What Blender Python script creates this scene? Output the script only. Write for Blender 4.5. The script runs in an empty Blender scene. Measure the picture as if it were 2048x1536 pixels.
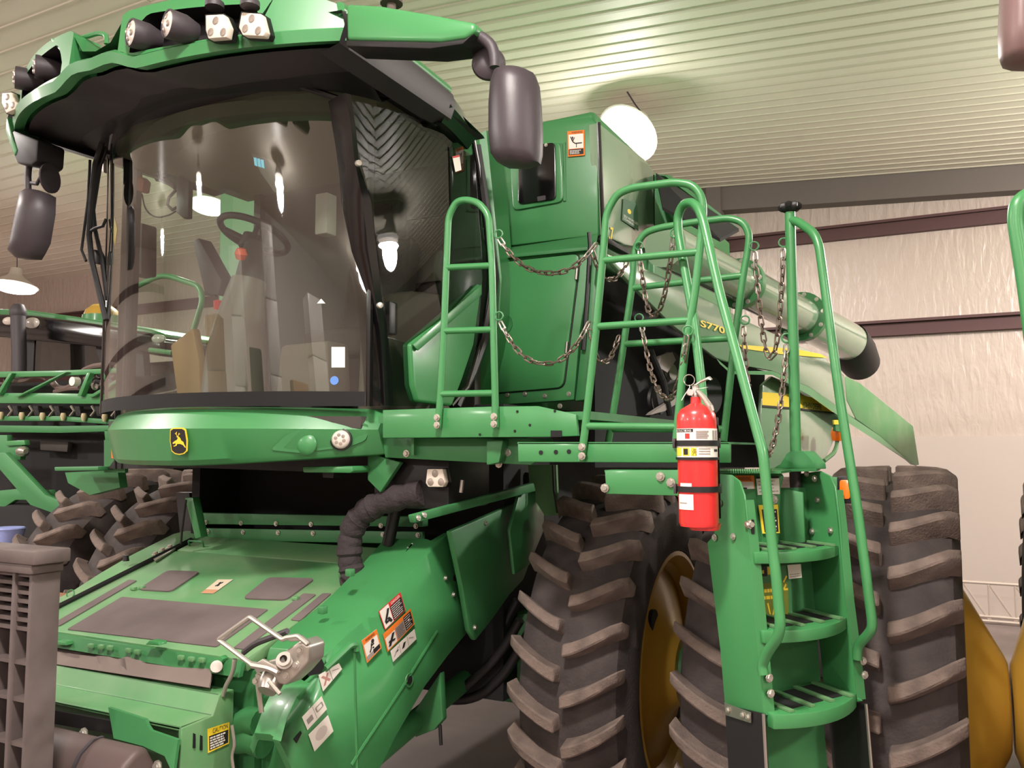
import bpy, bmesh, math, random
import numpy as np
from mathutils import Vector, Matrix, Euler
from math import sin, cos, tan, atan2, radians, pi, sqrt, hypot
random.seed(3)
SC = bpy.context.scene
COL = SC.collection

# ------------------------------------------------------------------ camera, world, exposure
CH = 1.97
FOC = 1700.0                       # focal length in pixels of the 2048 px wide frame
YAW, PIT = radians(27.26), radians(4.44)
cam = bpy.data.cameras.new('camera')
cam.sensor_width = 36.0
cam.lens = FOC / 2048 * 36.0
cam.clip_start = 0.02
camo = bpy.data.objects.new('camera', cam)
COL.objects.link(camo)
camo.location = (0, 0, CH)
camo.rotation_euler = (radians(90) + PIT, 0, YAW)
SC.camera = camo
wd = bpy.data.worlds.new('world')
SC.world = wd
wd.use_nodes = True
wd.node_tree.nodes['Background'].inputs[0].default_value = (0.9, 0.85, 0.8, 1)
wd.node_tree.nodes['Background'].inputs[1].default_value = 0.05
SC.view_settings.view_transform = 'Standard'
SC.view_settings.look = 'None'
SC.view_settings.gamma = 1.0
SC.view_settings.exposure = 0.0
LAMP_POWER = 240.0                 # watts of each high bay lamp
LAMP_COLOR = (1.0, 0.925, 0.875)
LENS_STRENGTH = 5.0
CEIL_FILL = 1.0                     # power of the added ceiling fill relative to its lamp

# measured rays of the photograph: U() gives the point where a sight line meets a plane of the scene
_r = np.array([cos(YAW), sin(YAW), 0.0])
_h = np.array([-sin(YAW), cos(YAW), 0.0])
_f = _h * cos(PIT) + np.array([0, 0, sin(PIT)])
_u = -_h * sin(PIT) + np.array([0, 0, cos(PIT)])
_C = np.array([0, 0, CH])


def U(px, py, x=None, y=None, z=None, pl=None):
    d = _f + _r * (px - 1024) / FOC - _u * (py - 768) / FOC
    if pl is not None:
        p, n = np.array(pl[0], float), np.array(pl[1], float)
        t = ((p - _C) @ n) / (d @ n)
    elif x is not None:
        t = x / d[0]
    elif y is not None:
        t = y / d[1]
    else:
        t = (z - CH) / d[2]
    return Vector(_C + d * t)


def US(pts, **k):
    return [U(*p, **k) for p in pts]


# ------------------------------------------------------------------ materials
def lin(c):
    return tuple(((v / 255) / 12.92 if v / 255 <= 0.04045 else ((v / 255 + 0.055) / 1.055) ** 2.4) for v in c) + (1.0,)


MATS = {}


def mat(name, rgb, rough=0.5, metal=0.0, var=0.0, scale=6.0, bump=0.0, bscale=60.0, dust=None, dustamt=0.0, coat=0.0, spec=0.5, emit=0.0):
    if name in MATS:
        return MATS[name]
    m = bpy.data.materials.new(name)
    m.use_nodes = True
    nt = m.node_tree
    b = nt.nodes['Principled BSDF']
    b.inputs['Roughness'].default_value = rough
    b.inputs['Metallic'].default_value = metal
    b.inputs['Coat Weight'].default_value = coat
    b.inputs['Coat Roughness'].default_value = 0.12
    b.inputs['Specular IOR Level'].default_value = spec
    c = lin(rgb)
    tc = nt.nodes.new('ShaderNodeTexCoord')
    col = None
    if var > 0 or dustamt > 0:
        nz = nt.nodes.new('ShaderNodeTexNoise')
        nz.inputs['Scale'].default_value = scale
        nz.inputs['Detail'].default_value = 5
        nt.links.new(tc.outputs['Object'], nz.inputs['Vector'])
        rp = nt.nodes.new('ShaderNodeValToRGB')
        d = lin(dust) if dust else tuple(v * 0.7 for v in c[:3]) + (1,)
        k = dustamt if dust else var
        rp.color_ramp.elements[0].position = 0.35
        rp.color_ramp.elements[1].position = 0.72
        rp.color_ramp.elements[0].color = c
        rp.color_ramp.elements[1].color = tuple(c[i] * (1 - k) + d[i] * k for i in range(3)) + (1,)
        nt.links.new(nz.outputs['Fac'], rp.inputs['Fac'])
        nt.links.new(rp.outputs['Color'], b.inputs['Base Color'])
    else:
        b.inputs['Base Color'].default_value = c
    if bump > 0:
        n2 = nt.nodes.new('ShaderNodeTexNoise')
        n2.inputs['Scale'].default_value = bscale
        n2.inputs['Detail'].default_value = 4
        nt.links.new(tc.outputs['Object'], n2.inputs['Vector'])
        bp = nt.nodes.new('ShaderNodeBump')
        bp.inputs['Strength'].default_value = bump
        bp.inputs['Distance'].default_value = 0.01
        nt.links.new(n2.outputs['Fac'], bp.inputs['Height'])
        nt.links.new(bp.outputs['Normal'], b.inputs['Normal'])
    if emit > 0:
        b.inputs['Emission Color'].default_value = c
        b.inputs['Emission Strength'].default_value = emit
    MATS[name] = m
    return m


GREEN = mat('green_paint', (62, 130, 76), 0.38, var=0.1, scale=3, coat=0.15)
GREEND = mat('dusty_green_paint', (80, 136, 84), 0.55, dust=(160, 162, 136), dustamt=0.3, scale=4, coat=0.1)
GREENM = mat('matt_green_paint', (56, 120, 70), 0.5, var=0.15, scale=5)
GLAREG = mat('glare_panel_green', (130, 157, 128), 0.2, var=0.05, scale=2, coat=1.0)  # green paint, made paler by the lamp glare put into its colour
YELLOW = mat('yellow_paint', (192, 154, 62), 0.4, var=0.2, scale=5, coat=0.2)
DECY = mat('decal_yellow', (238, 206, 52), 0.5)
BLACK = mat('black_plastic', (22, 20, 21), 0.5, var=0.2, scale=8)
DARKG = mat('charcoal_plastic', (60, 54, 58), 0.5, var=0.2, scale=10, bump=0.15, bscale=400)
MIRRORH = mat('mirror_housing_plastic', (56, 49, 53), 0.42, bump=0.1, bscale=500)
GLOSSB = mat('gloss_black', (12, 11, 12), 0.16, coat=0.15)
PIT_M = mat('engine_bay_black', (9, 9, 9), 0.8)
RUBBER = mat('tire_rubber', (50, 43, 43), 0.85, dust=(88, 77, 72), dustamt=0.45, scale=9, bump=0.3, bscale=90)
LUGM = mat('lug_rubber', (94, 81, 75), 0.9, dust=(138, 121, 110), dustamt=0.6, scale=14, bump=0.4, bscale=120)
PAD = mat('grip_tape', (98, 86, 85), 0.95, dust=(128, 116, 112), dustamt=0.4, scale=5, bump=0.5, bscale=900)
FLAPM = mat('rubber_flap', (112, 98, 92), 0.85, var=0.2, scale=7)
STEEL = mat('zinc_steel', (186, 180, 172), 0.32, metal=0.9, var=0.2, scale=20)
ALU = mat('cast_aluminium', (196, 190, 180), 0.38, metal=0.75, var=0.25, scale=16)
BOLTM = mat('bolt_zinc', (205, 200, 190), 0.3, metal=0.8)
CHAINM = mat('chain_steel', (120, 106, 96), 0.45, metal=0.8, var=0.3, scale=40)
RED = mat('extinguisher_red', (222, 50, 50), 0.3, coat=0.4)
WHITE = mat('white_print', (228, 222, 212), 0.6)
ORANGE = mat('orange_print', (226, 120, 36), 0.6)
REDP = mat('red_print', (198, 44, 42), 0.6)
BLACKP = mat('black_print', (28, 24, 24), 0.6)
GREYP = mat('grey_print', (150, 140, 134), 0.6)
AMBER = mat('amber_lens', (238, 110, 24), 0.25, coat=0.5, emit=0.15)
LENSW = mat('work_light_lens', (206, 196, 186), 0.2, coat=0.6)
LED = mat('led_white_face', (214, 202, 188), 0.45)
LEDD = mat('led_reflector', (150, 138, 128), 0.35, metal=0.3)
TAN = mat('cab_trim_tan', (100, 89, 79), 0.75, var=0.15, scale=6)
TAND = mat('cab_trim_dark', (58, 52, 48), 0.7, var=0.2, scale=6)
LINER = mat('headliner', (112, 106, 90), 0.8, var=0.12, scale=5)
BROWN = mat('brown_box_card', (150, 106, 78), 0.85, var=0.2, scale=4)
CRATE = mat('grey_crate_plastic', (80, 70, 68), 0.6, dust=(112, 100, 96), dustamt=0.5, scale=7)
BLUEP = mat('blue_plastic', (140, 150, 205), 0.5)
GIRT = mat('girt_primer', (84, 54, 54), 0.6, var=0.2, scale=3)
ORANGEK = mat('orange_knob', (228, 80, 40), 0.4)
SCREEN = mat('screen_bezel', (52, 50, 52), 0.4)
CYAN = mat('display_segments', (120, 200, 225), 0.4, emit=0.9)
MIRG = mat('mirror_glass', (200, 205, 205), 0.03, metal=1.0)


def glass(name, tint, base=0.05, rough=0.02, ior=4.0):
    m = bpy.data.materials.new(name)
    m.use_nodes = True
    nt = m.node_tree
    nt.nodes.remove(nt.nodes['Principled BSDF'])
    out = nt.nodes['Material Output']
    t = nt.nodes.new('ShaderNodeBsdfTransparent')
    t.inputs[0].default_value = tint + (1,)
    g = nt.nodes.new('ShaderNodeBsdfGlossy')
    g.inputs['Roughness'].default_value = rough
    lw = nt.nodes.new('ShaderNodeLayerWeight')
    lw.inputs['Blend'].default_value = 0.5
    fr = nt.nodes.new('ShaderNodeMath')
    fr.operation = 'POWER'
    fr.inputs[1].default_value = ior
    nt.links.new(lw.outputs['Facing'], fr.inputs[0])
    ad = nt.nodes.new('ShaderNodeMath')
    ad.operation = 'ADD'
    ad.use_clamp = True
    ad.inputs[1].default_value = base
    nt.links.new(fr.outputs[0], ad.inputs[0])
    mx = nt.nodes.new('ShaderNodeMixShader')
    nt.links.new(ad.outputs[0], mx.inputs[0])
    nt.links.new(t.outputs[0], mx.inputs[1])
    nt.links.new(g.outputs[0], mx.inputs[2])
    nt.links.new(mx.outputs[0], out.inputs[0])
    return m


WGLASS = glass('windshield_glass', (0.76, 0.86, 0.80), 0.19, 0.02, 4.0)
SGLASS = glass('door_glass', (0.46, 0.52, 0.48), 0.03, 0.01, 5.0)

# ------------------------------------------------------------------ object helpers
WORLD = {}


def link(o, W=None, parent=None):
    COL.objects.link(o)
    W = W if W is not None else Matrix.Identity(4)
    WORLD[o.name] = W.copy()
    if parent is not None:
        o.parent = parent
        o.matrix_basis = WORLD[parent.name].inverted() @ W
    else:
        o.matrix_basis = W
    return o


def props(o, label=None, cat=None, group=None, kind=None):
    for k, v in (('label', label), ('category', cat), ('group', group), ('kind', kind)):
        if v:
            o[k] = v
    return o


def thing(name, loc, label, cat, group=None):
    o = bpy.data.objects.new(name, None)
    o.empty_display_size = 0.1
    link(o, Matrix.Translation(loc))
    return props(o, label, cat, group)


def fillet(pts, r, n=5, closed=False):
    pts = [Vector(p) for p in pts]
    out = []
    N = len(pts)
    for i, p in enumerate(pts):
        if not closed and i in (0, N - 1):
            out.append(p)
            continue
        a, b = pts[i - 1] - p, pts[(i + 1) % N] - p
        rr = min(r, a.length * 0.48, b.length * 0.48)
        A, B = p + a.normalized() * rr, p + b.normalized() * rr
        for k in range(n + 1):
            t = k / n
            out.append(A * (1 - t) ** 2 + p * 2 * t * (1 - t) + B * t * t)
    return out


class MB:
    def __init__(s):
        s.v, s.f, s.mi, s.cur = [], [], [], 0

    def add(s, vs, fs):
        o = len(s.v)
        s.v += [Vector(p) for p in vs]
        for f in fs:
            s.f.append([i + o for i in f])
            s.mi.append(s.cur)
        return s

    def m(s, i):
        s.cur = i
        return s

    def prism(s, pts, vec):
        pts = [Vector(p) for p in pts]
        vec = Vector(vec)
        n = len(pts)
        return s.add(pts + [p + vec for p in pts],
                     [list(range(n))[::-1], list(range(n, 2 * n))] + [[i, (i + 1) % n, n + (i + 1) % n, n + i] for i in range(n)])

    def box(s, c, d, R=None):
        c = Vector(c)
        vs = []
        for z in (-1, 1):
            for y in (-1, 1):
                for x in (-1, 1):
                    q = Vector((x * d[0] / 2, y * d[1] / 2, z * d[2] / 2))
                    if R is not None:
                        q = R @ q
                    vs.append(c + q)
        return s.add(vs, [(0, 2, 3, 1), (4, 5, 7, 6), (0, 1, 5, 4), (2, 6, 7, 3), (0, 4, 6, 2), (1, 3, 7, 5)])

    def bb(s, a, b):
        a, b = Vector(a), Vector(b)
        return s.box((a + b) / 2, [abs(b[i] - a[i]) for i in range(3)])

    def grid(s, rows, cu=False, cv=False):
        nu, nv = len(rows), len(rows[0])
        vs = [p for r in rows for p in r]
        fs = []
        for i in range(nu if cu else nu - 1):
            for j in range(nv if cv else nv - 1):
                a, b = i, (i + 1) % nu
                c, d = j, (j + 1) % nv
                fs.append((a * nv + c, a * nv + d, b * nv + d, b * nv + c))
        return s.add(vs, fs)

    def tube(s, pts, r, n=10, closed=False, caps=True, flat=None):
        pts = [Vector(p) for p in pts]
        N = len(pts)
        rows = []
        up = None
        for i, p in enumerate(pts):
            if closed:
                t = pts[(i + 1) % N] - pts[i - 1]
            else:
                t = pts[min(i + 1, N - 1)] - pts[max(i - 1, 0)]
            t.normalize()
            if up is None:
                up = Vector((0, 0, 1)) if abs(t.z) < 0.9 else Vector((0, 1, 0))
            a = up - t * up.dot(t)
            a.normalize()
            up = a
            b = t.cross(a)
            rr = r[i] if isinstance(r, (list, tuple)) else r
            rows.append([p + (a * cos(2 * pi * k / n) * (flat or 1) + b * sin(2 * pi * k / n)) * rr for k in range(n)])
        s.grid(rows, cu=closed, cv=True)
        if caps and not closed:
            o = len(s.v)
            s.add(rows[0], [list(range(n))])
            s.add(rows[-1], [list(range(n))[::-1]])
        return s

    def lathe(s, prof, c, axis, n=32, a0=0, a1=2 * pi):
        c, ax = Vector(c), Vector(axis).normalized()
        e1 = ax.orthogonal().normalized()
        e2 = ax.cross(e1)
        full = abs(a1 - a0 - 2 * pi) < 1e-6
        rows = []
        for k in range(n if full else n + 1):
            a = a0 + (a1 - a0) * k / n
            d = e1 * cos(a) + e2 * sin(a)
            rows.append([c + d * r + ax * h for r, h in prof])
        return s.grid(rows, cu=full)

    def disc(s, c, nrm, r, n=16, h=None):
        if h is None:
            c, ax = Vector(c), Vector(nrm).normalized()
            e1 = ax.orthogonal().normalized()
            e2 = ax.cross(e1)
            return s.add([c + (e1 * cos(2 * pi * k / n) + e2 * sin(2 * pi * k / n)) * r for k in range(n)], [list(range(n))])
        return s.lathe([(0, 0), (r, 0), (r, h), (0, h)], c, nrm, n)

    def mesh(s, name, mats, bevel=0, seg=2, sharp=38, weld=True):
        me = bpy.data.meshes.new(name)
        bm = bmesh.new()
        bv = [bm.verts.new(p) for p in s.v]
        for f, k in zip(s.f, s.mi):
            try:
                fc = bm.faces.new([bv[i] for i in f])
                fc.material_index = k
            except ValueError:
                pass
        if weld:
            bmesh.ops.remove_doubles(bm, verts=bm.verts, dist=1e-5)
        bmesh.ops.recalc_face_normals(bm, faces=bm.faces)
        if bevel:
            bm.normal_update()
            es = [e for e in bm.edges if len(e.link_faces) == 2 and e.calc_face_angle(0) > radians(28)]
            try:
                bmesh.ops.bevel(bm, geom=es, offset=bevel, segments=seg, profile=0.5, affect='EDGES', clamp_overlap=True)
            except Exception:
                pass
        bm.normal_update()
        for fc in bm.faces:
            fc.smooth = True
        for e in bm.edges:
            if len(e.link_faces) == 2:
                e.smooth = e.calc_face_angle(0) < radians(sharp)
        bm.to_mesh(me)
        bm.free()
        for m in (mats if isinstance(mats, (list, tuple)) else [mats]):
            me.materials.append(m)
        return me

    def build(s, name, mats, parent=None, label=None, kind=None, **k):
        me = s.mesh(name, mats, **k)
        # origin at the middle of the bottom of the piece
        if me.vertices:
            co = np.empty(len(me.vertices) * 3)
            me.vertices.foreach_get('co', co)
            co = co.reshape(-1, 3)
            c = Vector(((co[:, 0].min() + co[:, 0].max()) / 2, (co[:, 1].min() + co[:, 1].max()) / 2, co[:, 2].min()))
            me.transform(Matrix.Translation(-c))
        else:
            c = Vector((0, 0, 0))
        o = bpy.data.objects.new(name, me)
        link(o, Matrix.Translation(c), parent)
        return props(o, label, kind=kind)


def place(me, name, W, parent):
    return link(bpy.data.objects.new(name, me), W, parent)


def frame(o, ex, ey, ez):
    M = Matrix.Identity(4)
    for i, e in enumerate((ex, ey, ez)):
        for j in range(3):
            M[j][i] = e[j]
    for j in range(3):
        M[j][3] = o[j]
    return M


def bolt_mesh():
    return MB().lathe([(0, 0.009), (0.0075, 0.009), (0.0085, 0.007), (0.0085, 0.003), (0.013, 0.003), (0.013, 0)], (0, 0, 0), (0, 0, 1), 8).mesh('bolt', BOLTM)


BOLT = None


def bolt(p, n, parent, s=1.0):
    global BOLT
    BOLT = BOLT or bolt_mesh()
    q = Vector((0, 0, 1)).rotation_difference(Vector(n).normalized()).to_matrix().to_4x4()
    return place(BOLT, 'bolt', Matrix.Translation(Vector(p)) @ q @ Matrix.Scale(s, 4), parent)


def text_mesh(txt, size, o, ex, ey, m, parent, name='lettering', bold=0.0, fit=None, th=0.0012):
    cu = bpy.data.curves.new(name, 'FONT')
    cu.body = txt
    cu.size = 1.0
    cu.offset = bold
    cu.resolution_u = 3
    ob = bpy.data.objects.new('tmp_text', cu)
    COL.objects.link(ob)
    dg = bpy.context.evaluated_depsgraph_get()
    me = bpy.data.meshes.new_from_object(ob.evaluated_get(dg))
    bpy.data.objects.remove(ob)
    bpy.data.curves.remove(cu)
    me.name = name
    co = np.empty(len(me.vertices) * 3)
    me.vertices.foreach_get('co', co)
    co = co.reshape(-1, 3)
    x0, x1, y0, y1 = co[:, 0].min(), co[:, 0].max(), co[:, 1].min(), co[:, 1].max()
    ex, ey = Vector(ex).normalized(), Vector(ey).normalized()
    sx = sy = size / (y1 - y0)
    if fit:
        sx = fit / (x1 - x0)
    M = frame(Vector(o), ex * sx, ey * sy, ex.cross(ey) * 1.0) @ Matrix.Translation((-x0, -y0, th))
    me.materials.clear()
    me.materials.append(m)
    me.transform(M)
    ob = bpy.data.objects.new(name, me)
    link(ob, None, parent)
    return ob


def decal(name, q, items, parent, base=WHITE, label=None, texts=(), eps=0.0018):
    """thin printed sticker on the quad TL,TR,BR,BL; items are (material, polygon in 0..1 from the top left)"""
    TL, TR, BR, BL = [Vector(p) for p in q]
    n = (TR - TL).cross(TL - BL)
    n.normalize()
    if n.dot(Vector(_C) - TL) < 0:
        n = -n

    def pt(u, v, k=0):
        return (TL * (1 - u) + TR * u) * (1 - v) + (BL * (1 - u) + BR * u) * v + n * eps * (1 + k)
    b = MB()
    b.prism([pt(0, 0), pt(1, 0), pt(1, 1), pt(0, 1)], n * 0.0006)
    mats = [base]
    lay = {}
    for k, (m, poly) in enumerate(items):
        if m not in mats:
            mats.append(m)
        b.m(mats.index(m)).add([pt(u, v, 0.45 + 0.12 * (k + 1) ** 0.5) for u, v in poly], [list(range(len(poly)))])
    o = b.build(name, mats, parent, label, weld=False)
    for (txt, u0, v0, u1, v1, m) in texts:
        a, bx, c = pt(u0, v1, 1.1), pt(u1, v1, 1.1), pt(u0, v0, 1.1)
        text_mesh(txt, (c - a).length, a, bx - a, c - a, m, o, fit=(bx - a).length, th=0.0)
    return o


def R(u0, v0, u1, v1):
    return [(u0, v0), (u1, v0), (u1, v1), (u0, v1)]


def lines(m, u0, v0, u1, v1, n, seed=1, h=0.5):
    """rows of small print too small to read"""
    rg = random.Random(seed)
    out = []
    for i in range(n):
        v = v0 + (v1 - v0) * (i + 0.25) / n
        dv = (v1 - v0) / n * h
        u = u0
        end = u1 - rg.random() * 0.25 * (u1 - u0)
        while u < end - 0.02:
            w = min((0.1 + 0.16 * rg.random()) * (u1 - u0), end - u)
            out.append((m, R(u, v, u + w, v + dv)))
            u += w + 0.03 * (u1 - u0)
    return out


def stick(m, segs, w=0.035, head=None):
    out = []
    for (a, b) in segs:
        dx, dy = b[0] - a[0], b[1] - a[1]
        L = hypot(dx, dy) or 1
        nx, ny = -dy / L * w, dx / L * w
        out.append((m, [(a[0] + nx, a[1] + ny), (b[0] + nx, b[1] + ny), (b[0] - nx, b[1] - ny), (a[0] - nx, a[1] - ny)]))
    if head:
        out.append((m, [(head[0] + head[2] * cos(k * pi / 5), head[1] + head[2] * sin(k * pi / 5)) for k in range(10)]))
    return out

# ------------------------------------------------------------------ the building
RX0, RX1, RY0, RY1 = -19.0, 9.0, -10.0, 11.8
RIDGE = -6.0


def ceil_z(x):
    return 5.36 + 0.0668 * (0.9 - x) if x > RIDGE else 5.82 + 0.008 * (x - RIDGE)


def node_mat(name, rgb, build):
    m = mat(name, rgb)
    nt = m.node_tree
    build(nt, nt.nodes['Principled BSDF'], nt.nodes.new('ShaderNodeTexCoord'))
    return m


def _film(nt, b, tc):
    # glossy wall film with upright wrinkles
    b.inputs['Roughness'].default_value = 0.33
    mp = nt.nodes.new('ShaderNodeMapping')
    mp.inputs['Scale'].default_value = (5.0, 5.0, 1.3)
    mp.inputs['Rotation'].default_value = (0, 0.28, 0)
    nz = nt.nodes.new('ShaderNodeTexNoise')
    nz.inputs['Scale'].default_value = 2.6
    nz.inputs['Detail'].default_value = 3
    nz.inputs['Distortion'].default_value = 0.4
    bp = nt.nodes.new('ShaderNodeBump')
    bp.inputs['Strength'].default_value = 0.4
    bp.inputs['Distance'].default_value = 0.06
    nt.links.new(tc.outputs['Object'], mp.inputs[0])
    nt.links.new(mp.outputs[0], nz.inputs['Vector'])
    nt.links.new(nz.outputs['Fac'], bp.inputs['Height'])
    nt.links.new(bp.outputs[0], b.inputs['Normal'])


def _floor(nt, b, tc):
    b.inputs['Roughness'].default_value = 0.5
    nz = nt.nodes.new('ShaderNodeTexNoise')
    nz.inputs['Scale'].default_value = 0.9
    nz.inputs['Detail'].default_value = 9
    rp = nt.nodes.new('ShaderNodeValToRGB')
    rp.color_ramp.elements[0].color = lin((120, 106, 104))
    rp.color_ramp.elements[1].color = lin((160, 146, 142))
    rp.color_ramp.elements[0].position = 0.35
    rp.color_ramp.elements[1].position = 0.7
    nt.links.new(tc.outputs['Object'], nz.inputs['Vector'])
    nt.links.new(nz.outputs['Fac'], rp.inputs['Fac'])
    nt.links.new(rp.outputs[0], b.inputs['Base Color'])


FILM = node_mat('wall_insulation_film', (190, 174, 164), _film)
FLOORM = node_mat('concrete_floor', (150, 138, 134), _floor)
CEILM = mat('ceiling_liner_steel', (226, 219, 204), 0.5, var=0.04, scale=0.8)
CEILD = mat('ceiling_rib_steel', (206, 199, 182), 0.55)
PANELW = mat('white_wall_panel', (190, 176, 168), 0.45)
FASC = mat('grey_fascia', (106, 97, 92), 0.6)


def struct(o):
    o['kind'] = 'structure'
    return o


struct(MB().bb((RX0, RY0, -0.12), (RX1, RY1, 0)).build('floor', FLOORM))
cm = MB()
zr, zl, zz = ceil_z(RX1), ceil_z(RX0), ceil_z(RIDGE)
prof = [(RX0, zl), (RIDGE, zz), (RX1, zr), (RX1, zr + 0.12), (RIDGE, zz + 0.12), (RX0, zl + 0.12)]
cm.prism([(x, RY0, z) for x, z in prof], (0, RY1 - RY0, 0))
ceiling = struct(cm.build('ceiling', CEILM))
# the liner's ribs, one strip each


def rib_mesh(x0, x1):
    z0, z1 = ceil_z(x0) if x0 > RIDGE else ceil_z(x0), ceil_z(x1)
    if x0 == RIDGE:
        z0 = zz
    b = MB()
    b.prism([(x0, -0.028, z0 + 0.01), (x0, 0.028, z0 + 0.01), (x0, 0.016, z0 - 0.011), (x0, -0.016, z0 - 0.011)], (x1 - x0, 0, z1 - z0))
    return b.mesh('ceiling_rib', CEILD)


ra, rb = rib_mesh(RIDGE, RX1 - 0.02), rib_mesh(RX0 + 0.02, RIDGE)
y = 2.2
while y < RY1 - 0.1:
    place(ra, 'ceiling_rib', Matrix.Translation((0, y, 0)), ceiling)
    y += 0.19
y = 2.2
while y < RY1 - 0.1:
    place(rb, 'ceiling_rib', Matrix.Translation((0, y, 0)), ceiling)
    y += 0.29
# walls
struct(MB().prism([(RX0, RY1, 0), (RX1, RY1, 0), (RX1, RY1, zr + .1), (RIDGE, RY1, zz + .1), (RX0, RY1, zl + .1)], (0, 0.15, 0)).build('wall_back', FILM))
struct(MB().prism([(RX0, RY0, 0), (RX1, RY0, 0), (RX1, RY0, zr + .1), (RIDGE, RY0, zz + .1), (RX0, RY0, zl + .1)], (0, -0.15, 0)).build('wall_front', PANELW))
struct(MB().bb((RX0 - 0.15, RY0, 0), (RX0, RY1, zl + .1)).build('wall_left', FILM))
struct(MB().bb((RX1, RY0, 0), (RX1 + 0.15, RY1, zr + .1)).build('wall_right', FILM))
struct(MB().bb((RX0, RY1 - 0.03, 0), (RX1, RY1 - 0.001, 2.14)).build('trim_1', PANELW))      # white lower liner of the back wall
# grey fascia under the ceiling at the back wall
fx0, fx1 = -9.0, RX1
struct(MB().prism([(fx0, RY1 - 0.25, 5.4), (RIDGE, RY1 - 0.25, 5.47), (fx1, RY1 - 0.25, 4.55), (fx1, RY1 - 0.25, zr + .02), (RIDGE, RY1 - 0.25, zz + .02), (fx0, RY1 - 0.25, 5.82)], (0, 0.24, 0)).build('trim_2', FASC))


def girt(n, z, x0, x1, y, dirx=True):
    b = MB()
    # channel section: web and two lips
    sec = [(0, 0), (0, 0.2), (-0.09, 0.2), (-0.09, 0.165), (-0.02, 0.185), (-0.02, 0.015), (-0.09, 0.02), (-0.09, 0.0)]
    b.prism([(x0, y + a, z + h) for a, h in sec], (x1 - x0, 0, 0))
    return struct(b.build('trim_%d' % n, GIRT, weld=False))


girt(3, 4.72, RX0, RX1, RY1 - 0.001)
girt(4, 3.42, RX0, RX1, RY1 - 0.001)
for i, z in enumerate((2.3, 3.5, 4.7)):
    struct(MB().bb((RX0 + 0.001, RY0, z), (RX0 + 0.09, RY1 - 0.1, z + 0.2)).build('trim_%d' % (5 + i), GIRT))
# column at the back wall corner seen beyond the rails
struct(MB().bb((-2.9, RY1 - 0.3, 0), (-2.7, RY1 - 0.1, 5.6)).build('trim_8', FASC))


# ------------------------------------------------------------------ high bay lamps
SHADE = mat('lamp_shade', (210, 205, 195), 0.4, metal=0.3)
LENSM = mat('lamp_lens', (255, 238, 220), 0.4)
_b = LENSM.node_tree.nodes['Principled BSDF']
_b.inputs['Emission Color'].default_value = (1.0, 0.93, 0.86, 1)
_b.inputs['Emission Strength'].default_value = LENS_STRENGTH


def lamp(loc, label, nrm=(0, 0, -1), rad=0.27, power=LAMP_POWER, up=CEIL_FILL, bulge=0.1):
    loc = Vector(loc)
    n = Vector(nrm).normalized()
    top = ceil_z(loc.x)
    t = thing('high_bay_lamp', (loc.x, loc.y, loc.z), label, 'ceiling lamp', 'high bay lamps under the ceiling')
    MB().lathe([(0, -0.30), (0.09, -0.30), (0.10, -0.2), (0.14, -0.15), (rad, -0.01), (rad + 0.012, 0.0), (rad - 0.004, 0.004), (0.13, -0.13), (0, -0.13)], loc, n, 28).build('shade', SHADE, t)
    MB().lathe([(rad - 0.006, 0.0), (rad * 0.9, 0.5 * bulge), (rad * 0.6, 0.85 * bulge), (0, bulge)], loc, n, 28).build('lens', LENSM, t)
    MB().tube([loc - n * 0.29, loc - n * 0.34 + Vector((0, 0, 0.02)), (loc - n * 0.34).lerp(Vector((loc.x, loc.y, top)), 0.5), (loc.x, loc.y, top)], 0.008, 6).build('hanger', DARKG, t)
    ld = bpy.data.lights.new('lamp_light', 'AREA')
    ld.shape = 'DISK'
    ld.size = rad * 1.9
    ld.energy = power
    ld.color = LAMP_COLOR
    lo = bpy.data.objects.new('lamp_light', ld)
    nl = n if n.z < -0.9 else Vector((0, 0, -1))
    q = Vector((0, 0, -1)).rotation_difference(nl).to_matrix().to_4x4()
    link(lo, Matrix.Translation(loc + nl * (bulge + 0.015 + (0 if nl is n else 0.2))) @ q, t)
    # added point light below the lens to brighten the ceiling; the shade is opaque
    lu = bpy.data.lights.new('ceiling_fill', 'POINT')
    lu.energy = power * up
    lu.color = LAMP_COLOR
    lu.shadow_soft_size = 0.2
    lp = bpy.data.objects.new('ceiling_fill', lu)
    link(lp, Matrix.Translation(loc + Vector((0, 0, -0.25))), t)
    return t


def img_normal(ang, c):
    """direction of a tilted shade: ang is the lean in the picture plane, c how far it faces the viewer"""
    s = sqrt(1 - c * c)
    d = _r * (s * cos(ang)) - _u * (s * sin(ang)) - _f * c
    return Vector(d)


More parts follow.
